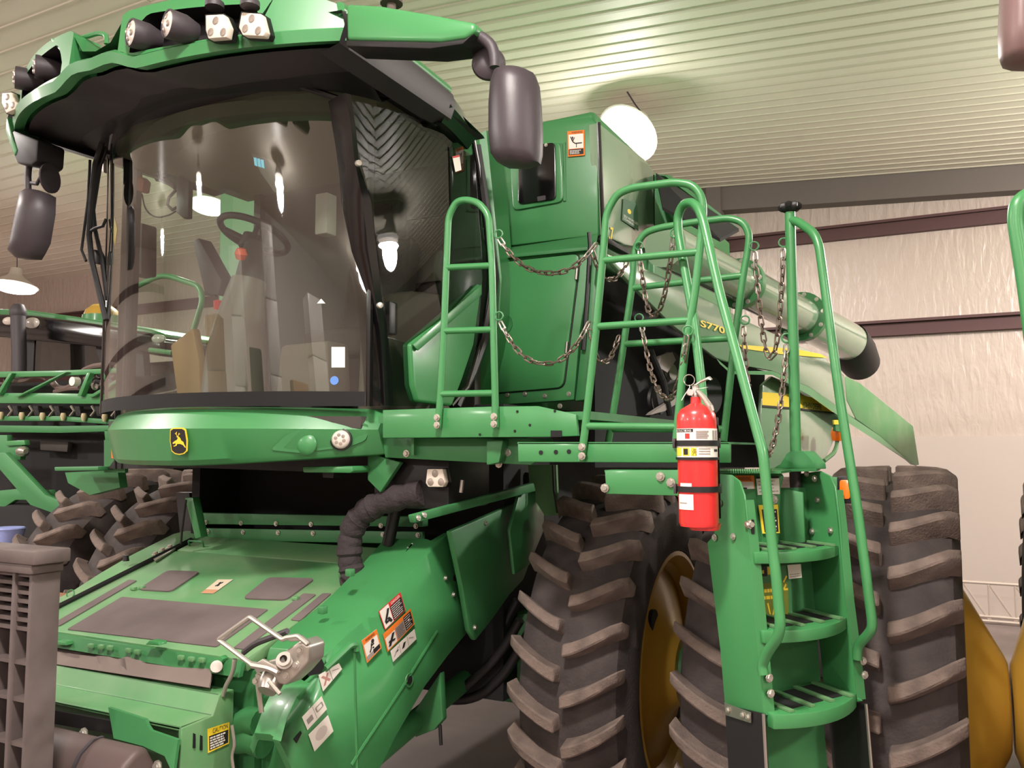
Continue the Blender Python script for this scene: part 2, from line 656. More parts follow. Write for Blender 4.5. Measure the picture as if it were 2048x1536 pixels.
lamp(U(1255, 268, y=8.0), 'bright high bay lamp above the grain tank corner, glowing white disc', img_normal(radians(128), 0.5), 0.32, LAMP_POWER, 0.3, 0.03)
lamp(U(28, 572, y=8.6), 'bright lamp over the tractor cab roof at the far left', (0.02, -0.12, -1), 0.36, LAMP_POWER, 0.16)
lamp(U(418, 410, y=8.0), 'bright lamp seen through the cab windows beside the green tank panel', (0.05, -0.2, -1), 0.25, LAMP_POWER, 0.16)
lamp((3.4, 8.0, 4.75), 'high bay lamp over the right hand combine, outside the view', (0, 0, -1), 0.27, LAMP_POWER * 0.6, 6.0)  # strong added fill here brightens the right part of the ceiling
for x, w in ((-13.6, 'far left of the hall'), (-7.4, 'over the gap beside the tractor'), (-0.8, 'above the swung out ladder'), (4.4, 'over the bay to the right')):
    zl_ = 4.95 if x > 0 else 5.2
    lamp((x, 0.25 if -3 < x < 0 else 0.9, zl_), 'high bay lamp above the frame, ' + w, power=LAMP_POWER * (1.25 if x < 0 else 0.75), up=CEIL_FILL * (0.35 if x < -3 else 0.25 if x < 0 else 1.5))
    lamp((x, -5.6, zl_), 'high bay lamp behind the viewer, ' + w, power=LAMP_POWER * (1.0 if x < 0 else 0.5))

# ------------------------------------------------------------------ combine harvester
CB = thing('combine_harvester', (-2.96, 4.1, 0), 'large green combine harvester with glazed cab, ladder and yellow wheel rims, filling the picture', 'combine')
XC = -2.96


def vis_y(x):
    return 2.12 + 0.33 * (abs(x - XC) / 1.0) ** 2.0


def bump_y(x):
    return 2.53 + 0.38 * (abs(x - XC) / 0.83) ** 2.2


def ws_y(x, z=2.8):
    return 2.56 - 0.07 * (z - 2.15) / 1.3 + (0.30 + 0.07 * (z - 2.15) / 1.3) * (abs(x - XC) / 0.84) ** 2.1


# ---- wheels
TR, TW = 0.925, 0.46


def lug_mesh(sg):
    R0, R1 = TR - 0.075, TR + 0.004
    rows = []
    N = 6
    for i in range(N + 1):
        t = i / N
        u = 0.012 + 0.232 * t
        ph = 0.135 * (t ** 1.35) - 0.03
        wd_ = (0.044 + 0.006 * (1 - t)) / TR
        drop = 0.0 if t < 0.8 else (t - 0.8) / 0.2 * 0.03
        up = R1 - drop - 0.012 * t * t
        lo = R0 - (0.03 if t > 0.9 else 0.0) - 0.02 * t
        row = []
        for (rr, k) in ((lo, -1.45), (up, -1.0), (up, 1.0), (lo, 1.45)):
            a = ph + k * wd_ / 2
            # angle measured from the front of the wheel upwards
            row.append((sg * u, -rr * cos(a), rr * sin(a)))
        rows.append(row)
    b = MB().grid(rows)
    b.add(rows[0], [(3, 2, 1, 0)]).add(rows[-1], [(0, 1, 2, 3)])
    return b.mesh('lug', LUGM, bevel=0.006, seg=1)


LUGL, LUGR = lug_mesh(-1), lug_mesh(1)
NL = 29


def carcass_mesh():
    h = TW / 2
    prof = [(0.545, -h + 0.03), (0.56, -h + 0.005), (0.64, -h - 0.015), (0.74, -h - 0.012), (0.82, -h + 0.015), (0.842, -h + 0.05), (0.858, -h * .5), (0.864, 0),
            (0.858, h * .5), (0.842, h - 0.05), (0.82, h - 0.015), (0.74, h + 0.012), (0.64, h + 0.015), (0.56, h - 0.005), (0.545, h - 0.03)]
    return MB().lathe(prof, (0, 0, 0), (1, 0, 0), 64).mesh('tire', RUBBER)


CARC = carcass_mesh()


def rim_mesh(out):
    """out: +1 shallow dish facing +x, used with the cone depth given"""
    h = TW / 2
    prof = [(0.548, -h + 0.02), (0.556, -h + 0.008), (0.535, -h + 0.006), (0.50, -h + 0.06), (0.48, 0), (0.50, h - 0.06), (0.535, h - 0.006), (0.556, h - 0.008), (0.548, h - 0.02)]
    b = MB().lathe(prof, (0, 0, 0), (1, 0, 0), 56)
    k = out
    if k == 'cone+':
        d = [(0.515, h - 0.05), (0.47, h + 0.0), (0.19, h + 0.155), (0.165, h + 0.165), (0.0, h + 0.165)]
    elif k == 'cone-':
        d = [(0.515, -h + 0.05), (0.47, -h), (0.19, -h - 0.09), (0.165, -h - 0.10), (0.0, -h - 0.10)]
    elif k == 'dish':
        d = [(0.505, h - 0.06), (0.47, h - 0.1), (0.42, h - 0.09), (0.2, h - 0.02), (0.16, h + 0.03), (0, h + 0.03)]
    else:
        d = [(0.505, -h + 0.06), (0.47, -h + 0.09), (0.2, -h + 0.03), (0.16, -h), (0, -h)]
    b.lathe(d, (0, 0, 0), (1, 0, 0), 48)
    return b.mesh('rim', YELLOW)


RIMS = {k: rim_mesh(k) for k in ('cone+', 'cone-', 'dish', 'dish-')}


def wheel(x, y, parent, rim, a0=0.0, label=None, s=1.0):
    W = Matrix.Translation((x, y, (TR - 0.005) * s)) @ Matrix.Diagonal((1, s, s, 1))
    w = place(CARC, 'wheel', W, parent)
    if label:
        w['label'] = label
    place(RIMS[rim], 'rim', W, w)
    for k in range(NL):
        for me, off in ((LUGL, 0.0), (LUGR, 0.5)):
            a = a0 + 2 * pi * (k + off) / NL
            place(me, 'lug', W @ Matrix.Rotation(a, 4, 'X'), w)
    if rim == 'dish':
        for k in range(2):
            a = radians(53) + k * pi
            c = Vector((x + TW / 2 - 0.075, y - cos(a) * 0.31, TR + sin(a) * 0.31))
            MB().lathe([(0, 0), (0.052, 0), (0.052, 0.022), (0, 0.022)], c, (1, 0, 0), 14).build('hand_hole', PIT_M, w)
    return w


AY = 4.10
wheel(-1.44, AY, CB, 'dish', 0.03)
wheel(-0.745, AY, CB, 'dish-', 0.11)
wheel(-4.34, AY, CB, 'dish-', 0.06)
wheel(-5.01, AY, CB, 'dish-', 0.14)
b = MB()
b.lathe([(0.0, 0), (0.11, 0), (0.11, 4.7), (0, 4.7)], (-5.3, AY, TR), (1, 0, 0), 20)
b.bb((-4.2, AY - 0.2, 0.7), (-1.75, AY + 0.2, 1.15))
b.build('front_axle', GREENM, CB, bevel=0.01)

# ---- body
b = MB()
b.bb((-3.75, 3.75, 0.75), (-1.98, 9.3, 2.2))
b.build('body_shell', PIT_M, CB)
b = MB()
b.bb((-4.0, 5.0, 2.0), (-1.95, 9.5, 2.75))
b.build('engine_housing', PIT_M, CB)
# grain tank: front wall leans back a little, left wall has glare put into its colour
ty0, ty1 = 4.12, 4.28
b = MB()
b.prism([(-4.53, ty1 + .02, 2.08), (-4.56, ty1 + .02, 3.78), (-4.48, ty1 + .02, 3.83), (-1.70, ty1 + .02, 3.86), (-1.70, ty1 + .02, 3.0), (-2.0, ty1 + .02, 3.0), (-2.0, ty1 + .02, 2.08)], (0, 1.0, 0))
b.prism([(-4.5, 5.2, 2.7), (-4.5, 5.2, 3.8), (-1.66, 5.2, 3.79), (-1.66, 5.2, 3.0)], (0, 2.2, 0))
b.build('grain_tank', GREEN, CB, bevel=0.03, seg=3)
# upper front wall with its moulded window frame
up = US([(962, 262), (1180, 233), (1196, 246), (1196, 470), (1000, 494), (965, 480)], y=ty1)
b = MB()
b.prism(up + [], (0, 0.05, 0))
b.build('tank_front_panel', GREEN, CB, bevel=0.012)
b = MB()
b.prism(fillet(US([(1020, 300), (1122, 284), (1128, 404), (1027, 422)], y=ty1 - 0.005), 0.04, 4, True), (0, -0.012, 0))
o = b.build('window_surround', GREEN, CB, bevel=0.006)
b = MB()
b.prism(fillet(US([(1039, 296), (1111, 285), (1113, 400), (1037, 410)], y=ty1 - 0.018), 0.03, 4, True), (0, -0.01, 0))
win = b.build('tank_window', GLOSSB, CB, bevel=0.004, label='dark glossy sight window in the grain tank front')
b = MB()
b.prism(fillet(US([(1075, 394), (1091, 391), (1092, 400), (1076, 403)], y=ty1 - 0.03), 0.005, 3, True), (0, -0.006, 0))
b.build('catch', DARKG, win)
bolt(U(1092, 290, y=ty1 - 0.028), (0, -1, 0), win, 0.8)
for a_, b_ in (((1122, 286), (1128, 402)), ((1129, 284), (1130, 402))):
    MB().tube([U(*a_, y=ty1 - 0.006), U(*b_, y=ty1 - 0.006)], 0.006, 6).build('pressed_rib', GREEN, CB)
# ledge between the upper and the lower panel
b = MB()
b.prism([U(985, 500, y=ty1 - .0), U(1196, 468, y=ty1), U(1190, 492, y=ty0), U(985, 512, y=ty0)], (0, 0, -0.02))
b.build('tank_ledge', GREENM, CB, bevel=0.004)
lowp = US([(985, 508), (1188, 488), (1178, 560), (1160, 660), (1148, 800), (930, 815), (945, 780), (985, 640)], y=ty0 + 0.03)
b = MB()
b.prism(lowp, (0, 0.06, 0))
b.build('tank_lower_panel', GREEN, CB, bevel=0.01)
dp = fillet(US([(1000, 526), (1161, 508), (1155, 560), (1128, 775), (972, 788), (985, 700)], y=ty0 + 0.028), 0.04, 4, True)
b = MB()
b.prism(dp, (0, -0.016, 0))
door = b.build('service_door', GREEN, CB, bevel=0.006)
b = MB()
b.tube([p + Vector((0, 0.0, 0)) for p in dp], 0.006, 6, closed=True)
b.build('door_seal', BLACK, door)
for p in ((1154, 548), (1134, 695)):
    MB().tube([U(p[0], p[1] - 11, y=ty0 + .006), U(p[0] - 2, p[1] + 11, y=ty0 + .006)], 0.009, 8).build('hinge', STEEL, door, label='bright steel hinge barrel')
c = U(1008, 648, y=ty0 + 0.012)
MB().lathe([(0, 0), (0.055, 0), (0.055, -0.006), (0.048, -0.002), (0, -0.002)], c, (0, 1, 0), 24).build('latch_cup', GREENM, door)
MB().lathe([(0, 0), (0.018, 0), (0.018, -0.012), (0, -0.012)], c, (0, 1, 0), 14).build('lock', DARKG, door)
for p in ((1015, 790), (1050, 788), (1090, 792), (1138, 788), (1120, 812)):
    bolt(U(*p, y=ty0 + 0.028), (0, -1, 0), CB, 1.1)
# upright edge channel at the tank's left front corner
b = MB()
b.prism([U(1183, 490, y=ty0), U(1196, 488, y=ty0), U(1168, 800, y=ty0), U(1150, 802, y=ty0)], (0, 0.12, 0))
b.build('corner_channel', GREENM, CB, bevel=0.006)
MB().tube(US([(1178, 465), (1180, 490), (1176, 560), (1172, 620), (1166, 700)], y=ty0 - 0.02), 0.012, 8).build('tie_strap', BLACK, CB)
# tank side
sidex = -1.66
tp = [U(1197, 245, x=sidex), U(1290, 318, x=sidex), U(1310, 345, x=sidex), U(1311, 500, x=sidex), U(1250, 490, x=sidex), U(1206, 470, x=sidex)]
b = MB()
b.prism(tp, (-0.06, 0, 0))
b.build('tank_side_panel', GLAREG, CB, bevel=0.01)
MB().tube(US([(1197, 245), (1203, 380), (1207, 470)], x=sidex + 0.004), 0.012, 8).build('edge_trim', GLOSSB, CB)
# black lower trim of the tank side
b = MB()
b.prism([U(1207, 468, x=-1.66), U(1255, 500, x=-1.66), U(1258, 508, x=-1.66), U(1206, 480, x=-1.66)], (-0.05, 0, 0))
b.build('lower_trim', BLACK, CB)
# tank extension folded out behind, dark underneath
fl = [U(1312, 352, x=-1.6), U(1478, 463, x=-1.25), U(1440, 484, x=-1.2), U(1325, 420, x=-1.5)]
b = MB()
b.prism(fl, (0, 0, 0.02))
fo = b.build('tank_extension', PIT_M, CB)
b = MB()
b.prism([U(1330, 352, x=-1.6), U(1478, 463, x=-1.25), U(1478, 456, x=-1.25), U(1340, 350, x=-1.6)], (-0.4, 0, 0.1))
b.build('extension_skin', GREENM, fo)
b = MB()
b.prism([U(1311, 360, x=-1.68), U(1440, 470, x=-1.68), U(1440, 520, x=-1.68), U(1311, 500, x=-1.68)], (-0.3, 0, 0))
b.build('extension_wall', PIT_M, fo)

# ---- cab
GX = 0.835
zb, zt = 2.15, 3.50


def ws_pt(u, v):
    z = zb + (zt - zb) * v
    hw = 0.815 + 0.0 * v
    x = XC + hw * u
    return Vector((x, ws_y(x, z), z))


# windshield: rounded at its upper corners
rows = []
for j in range(25):
    v = j / 24
    w = 1.0
    if v > 0.80:
        k = (v - 0.80) / 0.20
        w = 1.0 - 0.32 * (1 - sqrt(max(0, 1 - k * k)))
    rows.append([ws_pt(-w + 2 * w * i / 40, v) for i in range(41)])
wsh = MB().grid(rows).build('windshield', WGLASS, CB, weld=False)
# black printed band along the bottom edge and the edge seal
rr = [[ws_pt(-1 + 2 * i / 40, v) + Vector((0, -0.004, 0)) for i in range(41)] for v in (0.0, 0.045)]
MB().grid(rr).build('black_band', PIT_M, wsh)
edge = [r[-1] for r in rows]
MB().tube([p + Vector((0.01, 0.01, 0)) for p in edge], 0.014, 8).build('edge_seal', GLOSSB, wsh)
edge = [r[0] for r in rows]
MB().tube([p + Vector((-0.004, 0.012, 0)) for p in edge], 0.018, 8).build('edge_seal', GLOSSB, wsh)
# labels on the glass
q = US([(663, 693), (690, 693), (690, 734), (663, 734)], y=2.70)
def on_ws(px, py, off=-0.006):
    p = U(px, py, y=2.6)
    for _ in range(30):
        p = U(px, py, y=ws_y(p.x, p.z) + off)
    return p


decal('glass_label', [on_ws(663, 694), on_ws(690, 694), on_ws(690, 735), on_ws(663, 735)], [], wsh, base=WHITE)
c = on_ws(669, 761)
MB().disc(c, (0.35, -1, 0), 0.018, 20, 0.002).build('round_label', mat('blue_label', (86, 130, 200), 0.5), wsh)
decal('triangle_label', [on_ws(642, 598), on_ws(643, 598), on_ws(651, 607), on_ws(634, 607)], [], wsh, base=WHITE)

# A pillar on the left side, with its bright trim line
def pil(px, py):
    return U(px, py, x=-2.115)


b = MB()
rows = []
for (x0, x1, yy) in ((678, 702, 190), (690, 712, 260), (699, 718, 330), (705, 742, 400), (716, 753, 500), (734, 764, 600), (742, 775, 660), (748, 783, 740), (752, 786, 812)):
    a_, c_ = U(x0, yy, x=-2.15), U(x1, yy, x=-2.10)
    rows.append([a_ + Vector((-0.08, 0.03, 0)), a_, (a_ + c_) / 2 + Vector((0.015, -0.015, 0)), c_, c_ + Vector((-0.08, 0.02, 0))])
MB().grid(rows).build('front_pillar', GLOSSB, CB)
MB().tube([pil(712, 330), pil(736, 420), pil(750, 520), pil(763, 610)], 0.006, 6).build('pillar_trim', GLOSSB, CB)
for p in ((716, 327), (759, 611)):
    MB().lathe([(0, 0), (0.014, 0), (0.012, 0.012), (0, 0.014)], U(*p, x=-2.09), (1, -0.6, 0), 12).build('pillar_stud', BOLTM, CB)
MB().bb((-2.14, 2.93, 2.46), (-2.09, 2.99, 2.60)).build('door_hinge', BLACK, CB, bevel=0.008)
# opposite pillar
b = MB()
rows = []
for k in range(9):
    z = 2.12 + 1.38 * k / 8
    rows.append([Vector((XC - 0.83, 2.93, z)), Vector((XC - 0.85, 2.99, z)), Vector((XC - 0.85, 3.04, z)), Vector((XC - 0.79, 2.98, z))])
MB().grid(rows, cv=True).build('front_pillar', GLOSSB, CB, weld=False)

# door glass on the left, bowed outwards
dpx = [(708, 205), (760, 222), (840, 240), (905, 246), (944, 268), (958, 330), (972, 450), (984, 560), (965, 680), (930, 785), (905, 812), (785, 812), (770, 640), (745, 400), (716, 300)]


def dglass(y, z):
    t = (y - 2.75) / 1.1
    return -2.115 + 0.05 * sin(pi * min(max(t, 0), 1)) - 0.02 * t


def on_dg(px, py, off=0.0):
    p = U(px, py, x=-2.1)
    for _ in range(12):
        p = U(px, py, x=dglass(p.y, p.z) + off)
    return p


b = MB()
L_, R_ = [], []
left = [(704, 200), (716, 300), (742, 400), (758, 520), (772, 640), (780, 740), (786, 812)]
right = [(944, 264), (956, 330), (972, 450), (982, 560), (966, 672), (934, 775), (902, 812)]
rows = []
for (l, r_) in zip(left, right):
    rows.append([on_dg(l[0] + (r_[0] - l[0]) * i / 12, l[1] + (r_[1] - l[1]) * i / 12) for i in range(13)])
dg = MB().grid(rows).build('door_glass', SGLASS, CB)
MB().tube([r_[-1] for r_ in rows], 0.012, 8).build('glass_edge', GLOSSB, dg)
# rubber gap behind the door
sp = US([(952, 290), (966, 380), (978, 470), (989, 555), (982, 610), (968, 680), (944, 745), (922, 790), (912, 814)], x=-2.12)
MB().tube(sp, 0.026, 8).build('door_gasket', BLACK, CB)
# green lower corner cover
gp = [(822, 688), (961, 567), (962, 585), (948, 690), (925, 760), (905, 812), (836, 803), (826, 770)]
b = MB()
b.prism([on_dg(x_, y_, 0.02) for x_, y_ in gp], (-0.05, 0, 0))
b.build('corner_cover', GREEN, CB, bevel=0.012, seg=3)
b = MB()
b.prism([on_dg(*p, 0.022) for p in ((822, 690), (961, 569), (961, 590), (834, 702))], (0.012, -0.006, 0))
b.build('corner_cover_edge', GREEN, CB, bevel=0.005)
# smooth green post between cab and tank
rows = []
for (xa, xb, yy) in ((958, 985, 268), (968, 998, 380), (980, 1004, 470), (992, 1012, 560), (984, 1010, 640), (968, 1000, 700), (950, 985, 760), (935, 975, 815)):
    a_ = U(xa, yy, y=3.95)
    c_ = U(xb, yy, y=4.08)
    m_ = (a_ + c_) / 2 + Vector((0.03, -0.05, 0))
    rows.append([a_ + Vector((-0.05, 0.1, 0)), a_, m_, c_, c_ + Vector((0, 0.1, 0))])
MB().grid(rows).build('air_duct', GREEN, CB)

# interior
b = MB()
fl_ = [(XC + 0.78 * (-1 + k / 8), ws_y(XC + 0.78 * (-1 + k / 8), 2.15) + 0.04, 2.06) for k in range(17)]
b.prism(fl_ + [(-2.16, 3.80, 2.06), (-3.78, 3.80, 2.06)], (0, 0, 0.05))
b.build('cab_floor', TAND, CB)
b = MB()
b.prism([(XC - 0.80, 2.78, 3.48), (XC - 0.4, 2.66, 3.48), (XC + 0.4, 2.66, 3.48), (XC + 0.80, 2.78, 3.48), (XC + 0.78, 3.78, 3.48), (XC - 0.80, 3.78, 3.48)], (0, 0, 0.03))
b.build('headliner', LINER, CB)
b = MB()   # padded front edge of the headliner
rows = []
for i in range(21):
    x = XC + 0.78 * (-1 + i / 10)
    y_ = ws_y(x, 3.3) + 0.16
    rows.append([(x, y_ - 0.04, 3.485), (x, y_, 3.44), (x, y_ + 0.1, 3.43), (x, y_ + 0.2, 3.48)])
MB().grid([[Vector(p) for p in r_] for r_ in rows]).build('headliner_edge', LINER, CB)
b = MB()
b.bb((-3.60, 3.74, 2.10), (-2.14, 3.80, 3.50))
b.bb((-3.80, 3.76, 2.10), (-3.60, 3.80, 2.45))
b.build('rear_cab_wall', TAND, CB)
MB().bb((-3.63, 3.70, 2.4), (-3.58, 3.78, 3.50)).build('rear_post', TAND, CB)
for k, (x0, x1) in enumerate(((-2.72, -2.3),)):
    MB().bb((x0, 3.72, 2.85), (x1, 3.735, 3.2)).build('rear_panel', TAN, CB, bevel=0.01)
# right window glass in a frame
b = MB()
b.add([(-3.80, 2.98, 2.2), (-3.80, 3.70, 2.2), (-3.80, 3.70, 3.50), (-3.80, 2.98, 3.50)], [(0, 1, 2, 3)])
b.build('right_window', glass('right_window_glass', (0.80, 0.92, 0.86), 0.0, 0.02), CB)
MB().bb((-3.82, 2.95, 2.1), (-3.76, 3.02, 3.50)).build('window_frame', TAND, CB)
# right wall below the sill: dark trim sloping up
b = MB()
b.prism([(-3.80, 2.95, 2.1), (-3.80, 3.75, 2.1), (-3.80, 3.75, 2.62), (-3.80, 3.3, 2.30), (-3.80, 2.95, 2.22)], (0.06, 0, 0))
b.build('side_trim', TAN, CB, bevel=0.008)
b = MB()
b.prism([U(x_, y_, y=3.05) for x_, y_ in ((340, 690), (385, 655), (398, 720), (402, 805), (355, 805))], (0, 0.05, 0))
b.build('document_pouch', mat('pouch_yellow', (142, 106, 50), 0.7, var=0.3), CB, bevel=0.01)

# steering column, wheel, monitors
sp = [(U(470, 800, y=2.98), 0.165), (U(474, 700, y=2.98), 0.145), (U(482, 640, y=2.98), 0.12), (U(492, 590, y=2.98), 0.10), (U(498, 560, y=2.99), 0.085)]
b = MB()
b.tube([p for p, _ in sp], [r_ * 0.95 for _, r_ in sp], 18)
col = b.build('steering_column', mat('column_plastic', (100, 88, 80), 0.5, var=0.12, scale=9), CB)
b = MB()
b.tube([U(500, 565, y=3.0), U(505, 520, y=3.02), U(508, 490, y=3.05)], [0.075, 0.06, 0.045], 14)
b.build('column_boot', TAND, col)
rw = U(508, 470, y=3.12)
b = MB()
nrm = Vector((0.12, 0.35, 0.93)).normalized()
e1 = nrm.orthogonal().normalized()
e2 = nrm.cross(e1)
b.tube([rw + (e1 * cos(2 * pi * k / 40) + e2 * sin(2 * pi * k / 40)) * 0.172 for k in range(40)], 0.017, 10, closed=True)
for k in range(3):
    a_ = 0.6 + k * 2 * pi / 3
    b.tube([rw - nrm * 0.04, rw + (e1 * cos(a_) + e2 * sin(a_)) * 0.168], 0.013, 8)
b.lathe([(0, 0.0), (0.05, 0.0), (0.05, -0.07), (0, -0.07)], rw - nrm * 0.01, nrm, 18)
b.build('steering_wheel', BLACK, col, weld=False)
c = U(482, 508, y=2.88)
MB().lathe([(0, -0.03), (0.02, -0.026), (0.03, 0), (0.02, 0.026), (0, 0.03)], c, (0.3, -0.2, 1), 14).build('orange_knob', ORANGEK, col, label='orange knob')
c = U(436, 610, y=2.97)
MB().lathe([(0, -0.024), (0.02, -0.02), (0.022, 0.02), (0, 0.026)], c, (0.2, -0.2, 1), 12).build('red_button', REDP, col, label='red button')
b = MB()
b.prism([U(x_, y_, y=3.0) for x_, y_ in ((385, 482), (396, 475), (443, 560), (436, 590), (408, 585))], (0, 0.09, 0))
mon = b.build('tilted_display', DARKG, CB, bevel=0.008)
MB().tube(US([(428, 575), (432, 590), (412, 588), (414, 568)], y=3.03), 0.01, 8).build('display_bracket', BLACK, mon)
# armrest display on the right pillar
b = MB()
b.prism(US([(258, 448), (266, 444), (284, 446), (283, 548), (262, 552)], y=3.06), (0, 0.10, 0))
b.build('pillar_display', DARKG, CB, bevel=0.01)
# upper display hanging from the headliner
b = MB()
b.prism(US([(352, 352), (362, 350), (378, 362), (376, 436), (366, 437), (352, 425)], y=2.95), (0, 0.03, 0))
ud = b.build('hanging_display', SCREEN, CB, bevel=0.006)
MB().tube(US([(318, 345), (322, 360), (340, 368), (350, 375)], y=2.97), 0.012, 8).build('display_arm', BLACK, ud)
MB().tube(US([(352, 380), (338, 395), (335, 410), (345, 420), (353, 415)], y=2.97), 0.008, 8).build('bracket', BLACK, ud)
MB().tube(fillet(US([(284, 388), (290, 420), (312, 437), (340, 430), (352, 422)], y=2.98), 0.05), 0.004, 6).build('cable', BLACK, ud)
b = MB()
b.prism(US([(265, 358), (280, 352), (288, 360), (284, 384), (266, 380)], y=2.98), (0, 0.05, 0))
b.build('roof_beacon_switch', mat('salmon_plastic', (196, 112, 90), 0.5), CB, bevel=0.01)
MB().tube(US([(275, 357), (272, 345), (280, 335)], y=3.0), 0.012, 8).build('switch_stalk', BLACK, CB)
# seat and operator console on the left half
b = MB()
b.bb((-2.86, 3.25, 2.42), (-2.42, 3.62, 2.56))
seat = b.build('seat', TAND, CB, bevel=0.03, seg=3)
b = MB()
b.prism([(-2.84, 3.52, 2.52), (-2.84, 3.62, 2.52), (-2.84, 3.70, 3.05), (-2.84, 3.60, 3.08)], (0.40, 0, 0))
b.build('seat_back', TAND, seat, bevel=0.03, seg=3)
b = MB()
b.bb((-2.78, 3.56, 3.08), (-2.50, 3.66, 3.28))
b.build('headrest', BLACK, seat, bevel=0.03, seg=3)
b = MB()
b.bb((-2.82, 3.28, 2.12), (-2.46, 3.58, 2.42))
b.build('seat_base', BLACK, seat, bevel=0.02)
b = MB()
b.prism([U(x_, y_, y=3.0) for x_, y_ in ((560, 690), (655, 680), (660, 800), (548, 806))], (0, 0.16, 0))
b.build('brake_pedal_housing', TAN, CB, bevel=0.02)
b = MB()
b.prism([(-2.40, 3.1, 2.12), (-2.40, 3.65, 2.12), (-2.40, 3.62, 2.75), (-2.40, 3.3, 2.72), (-2.40, 3.12, 2.55)], (0.18, 0, 0))
b.build('armrest_console', TAN, CB, bevel=0.03, seg=3)
b = MB()
b.bb((-2.55, 2.98, 2.95), (-2.48, 3.05, 3.14))
dsp = b.build('corner_display', GREYP, CB, bevel=0.006)
b = MB()
b.prism(US([(500, 305), (535, 318), (556, 370), (548, 385), (520, 345)], y=2.92), (0, 0.03, 0))
dsp = b.build('corner_post_display', mat('grey_bezel', (120, 116, 110), 0.5), CB, bevel=0.006)
for k in range(3):
    b = MB()
    b.prism(US([(508 + 7 * k, 315 + 2 * k), (513 + 7 * k, 316 + 2 * k), (515 + 7 * k, 333 + 2 * k), (510 + 7 * k, 331 + 2 * k)], y=2.915), (0, -0.003, 0))
    b.build('lit_segment', CYAN, dsp)

# ---- front fascia under the windshield
rows = []
N = 48
xs = [XC - 0.815 + 1.645 * i / N for i in range(N + 1)]
for i, x in enumerate(xs):
    t = (x - XC) / 0.835
    zt_ = 2.155 - 0.012 * abs(t) - (0.012 if t > .98 else 0)
    zb_ = 1.905 + 0.05 * max(0, t) ** 1.5 + 0.03 * max(0, -t) ** 4
    y0 = bump_y(x)
    crease = 2.07 - 0.005 * t
    rows.append([Vector((x, y0 + 0.45 - 0.2 * abs(t), zt_ - 0.0)), Vector((x, y0 + 0.085, zt_)), Vector((x, y0 + 0.05, zt_ - 0.012)), Vector((x, y0 + 0.012, crease + 0.01)), Vector((x, y0, crease - 0.01)),
                 Vector((x, y0 + 0.035, zb_ + 0.02)), Vector((x, y0 + 0.055, zb_)), Vector((x, y0 + 0.09, zb_ - 0.004)), Vector((x, y0 + 0.45 - 0.2 * abs(t), zb_ + 0.01))])
b = MB().grid(rows)
b.add(rows[0], [list(range(9))]).add(rows[-1], [list(range(9))[::-1]])
fas = b.build('front_fascia', GREEN, CB, sharp=28)


def on_f(px, py, off=0.0):
    p = U(px, py, y=2.6)
    for _ in range(30):
        z = p.z
        s_ = 0.035 * max(0, min(1, (2.06 - z) / 0.13)) if z < 2.06 else 0.012 + 0.04 * (z - 2.08) / 0.07
        p = U(px, py, y=bump_y(p.x) + s_ + off)
    return p


# recessed lamp pocket
pk = [(540, 900), (572, 870), (600, 858), (720, 845), (738, 850), (733, 880), (700, 893), (600, 906)]
b = MB()
b.prism(fillet([on_f(x_, y_, -0.004) for x_, y_ in pk], 0.02, 3, True), (0.0, 0.012, 0))
b.build('lamp_pocket', GREENM, fas)
c = on_f(682, 879, -0.004)
hn = Vector((0.42, -1, 0.02)).normalized()
MB().lathe([(0, 0.02), (0.026, 0.019), (0.036, 0.012), (0.040, 0.002), (0.040, -0.02), (0, -0.02)], c, hn, 28).build('headlight', LENSW, fas, label='round white headlight')
MB().lathe([(0.040, 0.006), (0.046, 0.004), (0.046, -0.01), (0.04, -0.01)], c, hn, 28).build('headlight_ring', BLACK, fas)
for k in range(6):
    a_ = k * pi / 3
    e1 = hn.orthogonal().normalized()
    e2 = hn.cross(e1)
    MB().lathe([(0.0, 0.004), (0.008, 0.003), (0.010, 0)], c + hn * 0.0165 + (e1 * cos(a_) + e2 * sin(a_)) * 0.018, hn, 10).build('headlight_cell', LEDD, fas)
c = on_f(612, 888, 0.004)
MB().lathe([(0.0, 0.016), (0.025, 0.014), (0.04, 0.006), (0.046, 0)], c, (0.3, -1, 0), 20).build('blind_boss', GREEN, fas)

# leaping deer badge
bc = on_f(359, 881, -0.016)
bx = Vector((1, 0.12, 0)).normalized()
by = Vector((0, -0.12, 1)).normalized()
bn = bx.cross(by)


def bp(u, v, k=0.0):
    return bc + bx * u + by * v + bn * k


shape = [(-0.030, 0.048), (-0.018, 0.056), (0.018, 0.056), (0.030, 0.048), (0.034, 0.0), (0.030, -0.046), (0.018, -0.058), (0.0, -0.062), (-0.018, -0.058), (-0.030, -0.046), (-0.034, 0)]
b = MB()
b.prism([bp(u * 1.32, v * 0.96) for u, v in shape], -bn * -0.006)
b.m(1).prism([bp(u * 1.2, v * 0.88, 0.006) for u, v in shape], bn * 0.0015)
b.m(0)
badge = b.build('badge', [DECY, BLACKP], fas, label='black and gold badge with a leaping deer')
deer = [(-0.022, -0.006), (-0.012, 0.004), (-0.004, 0.010), (0.000, 0.020), (-0.006, 0.026), (-0.002, 0.030), (0.004, 0.026), (0.009, 0.018), (0.012, 0.006), (0.020, -0.002),
        (0.022, -0.014), (0.028, -0.030), (0.024, -0.031), (0.017, -0.018), (0.008, -0.012), (-0.004, -0.012), (-0.008, -0.022), (-0.018, -0.026), (-0.019, -0.022), (-0.011, -0.018), (-0.010, -0.008), (-0.020, -0.012)]
b = MB().add([bp(u * 1.38, v * 0.80 - 0.004, 0.0082) for u, v in deer], [list(range(len(deer)))])
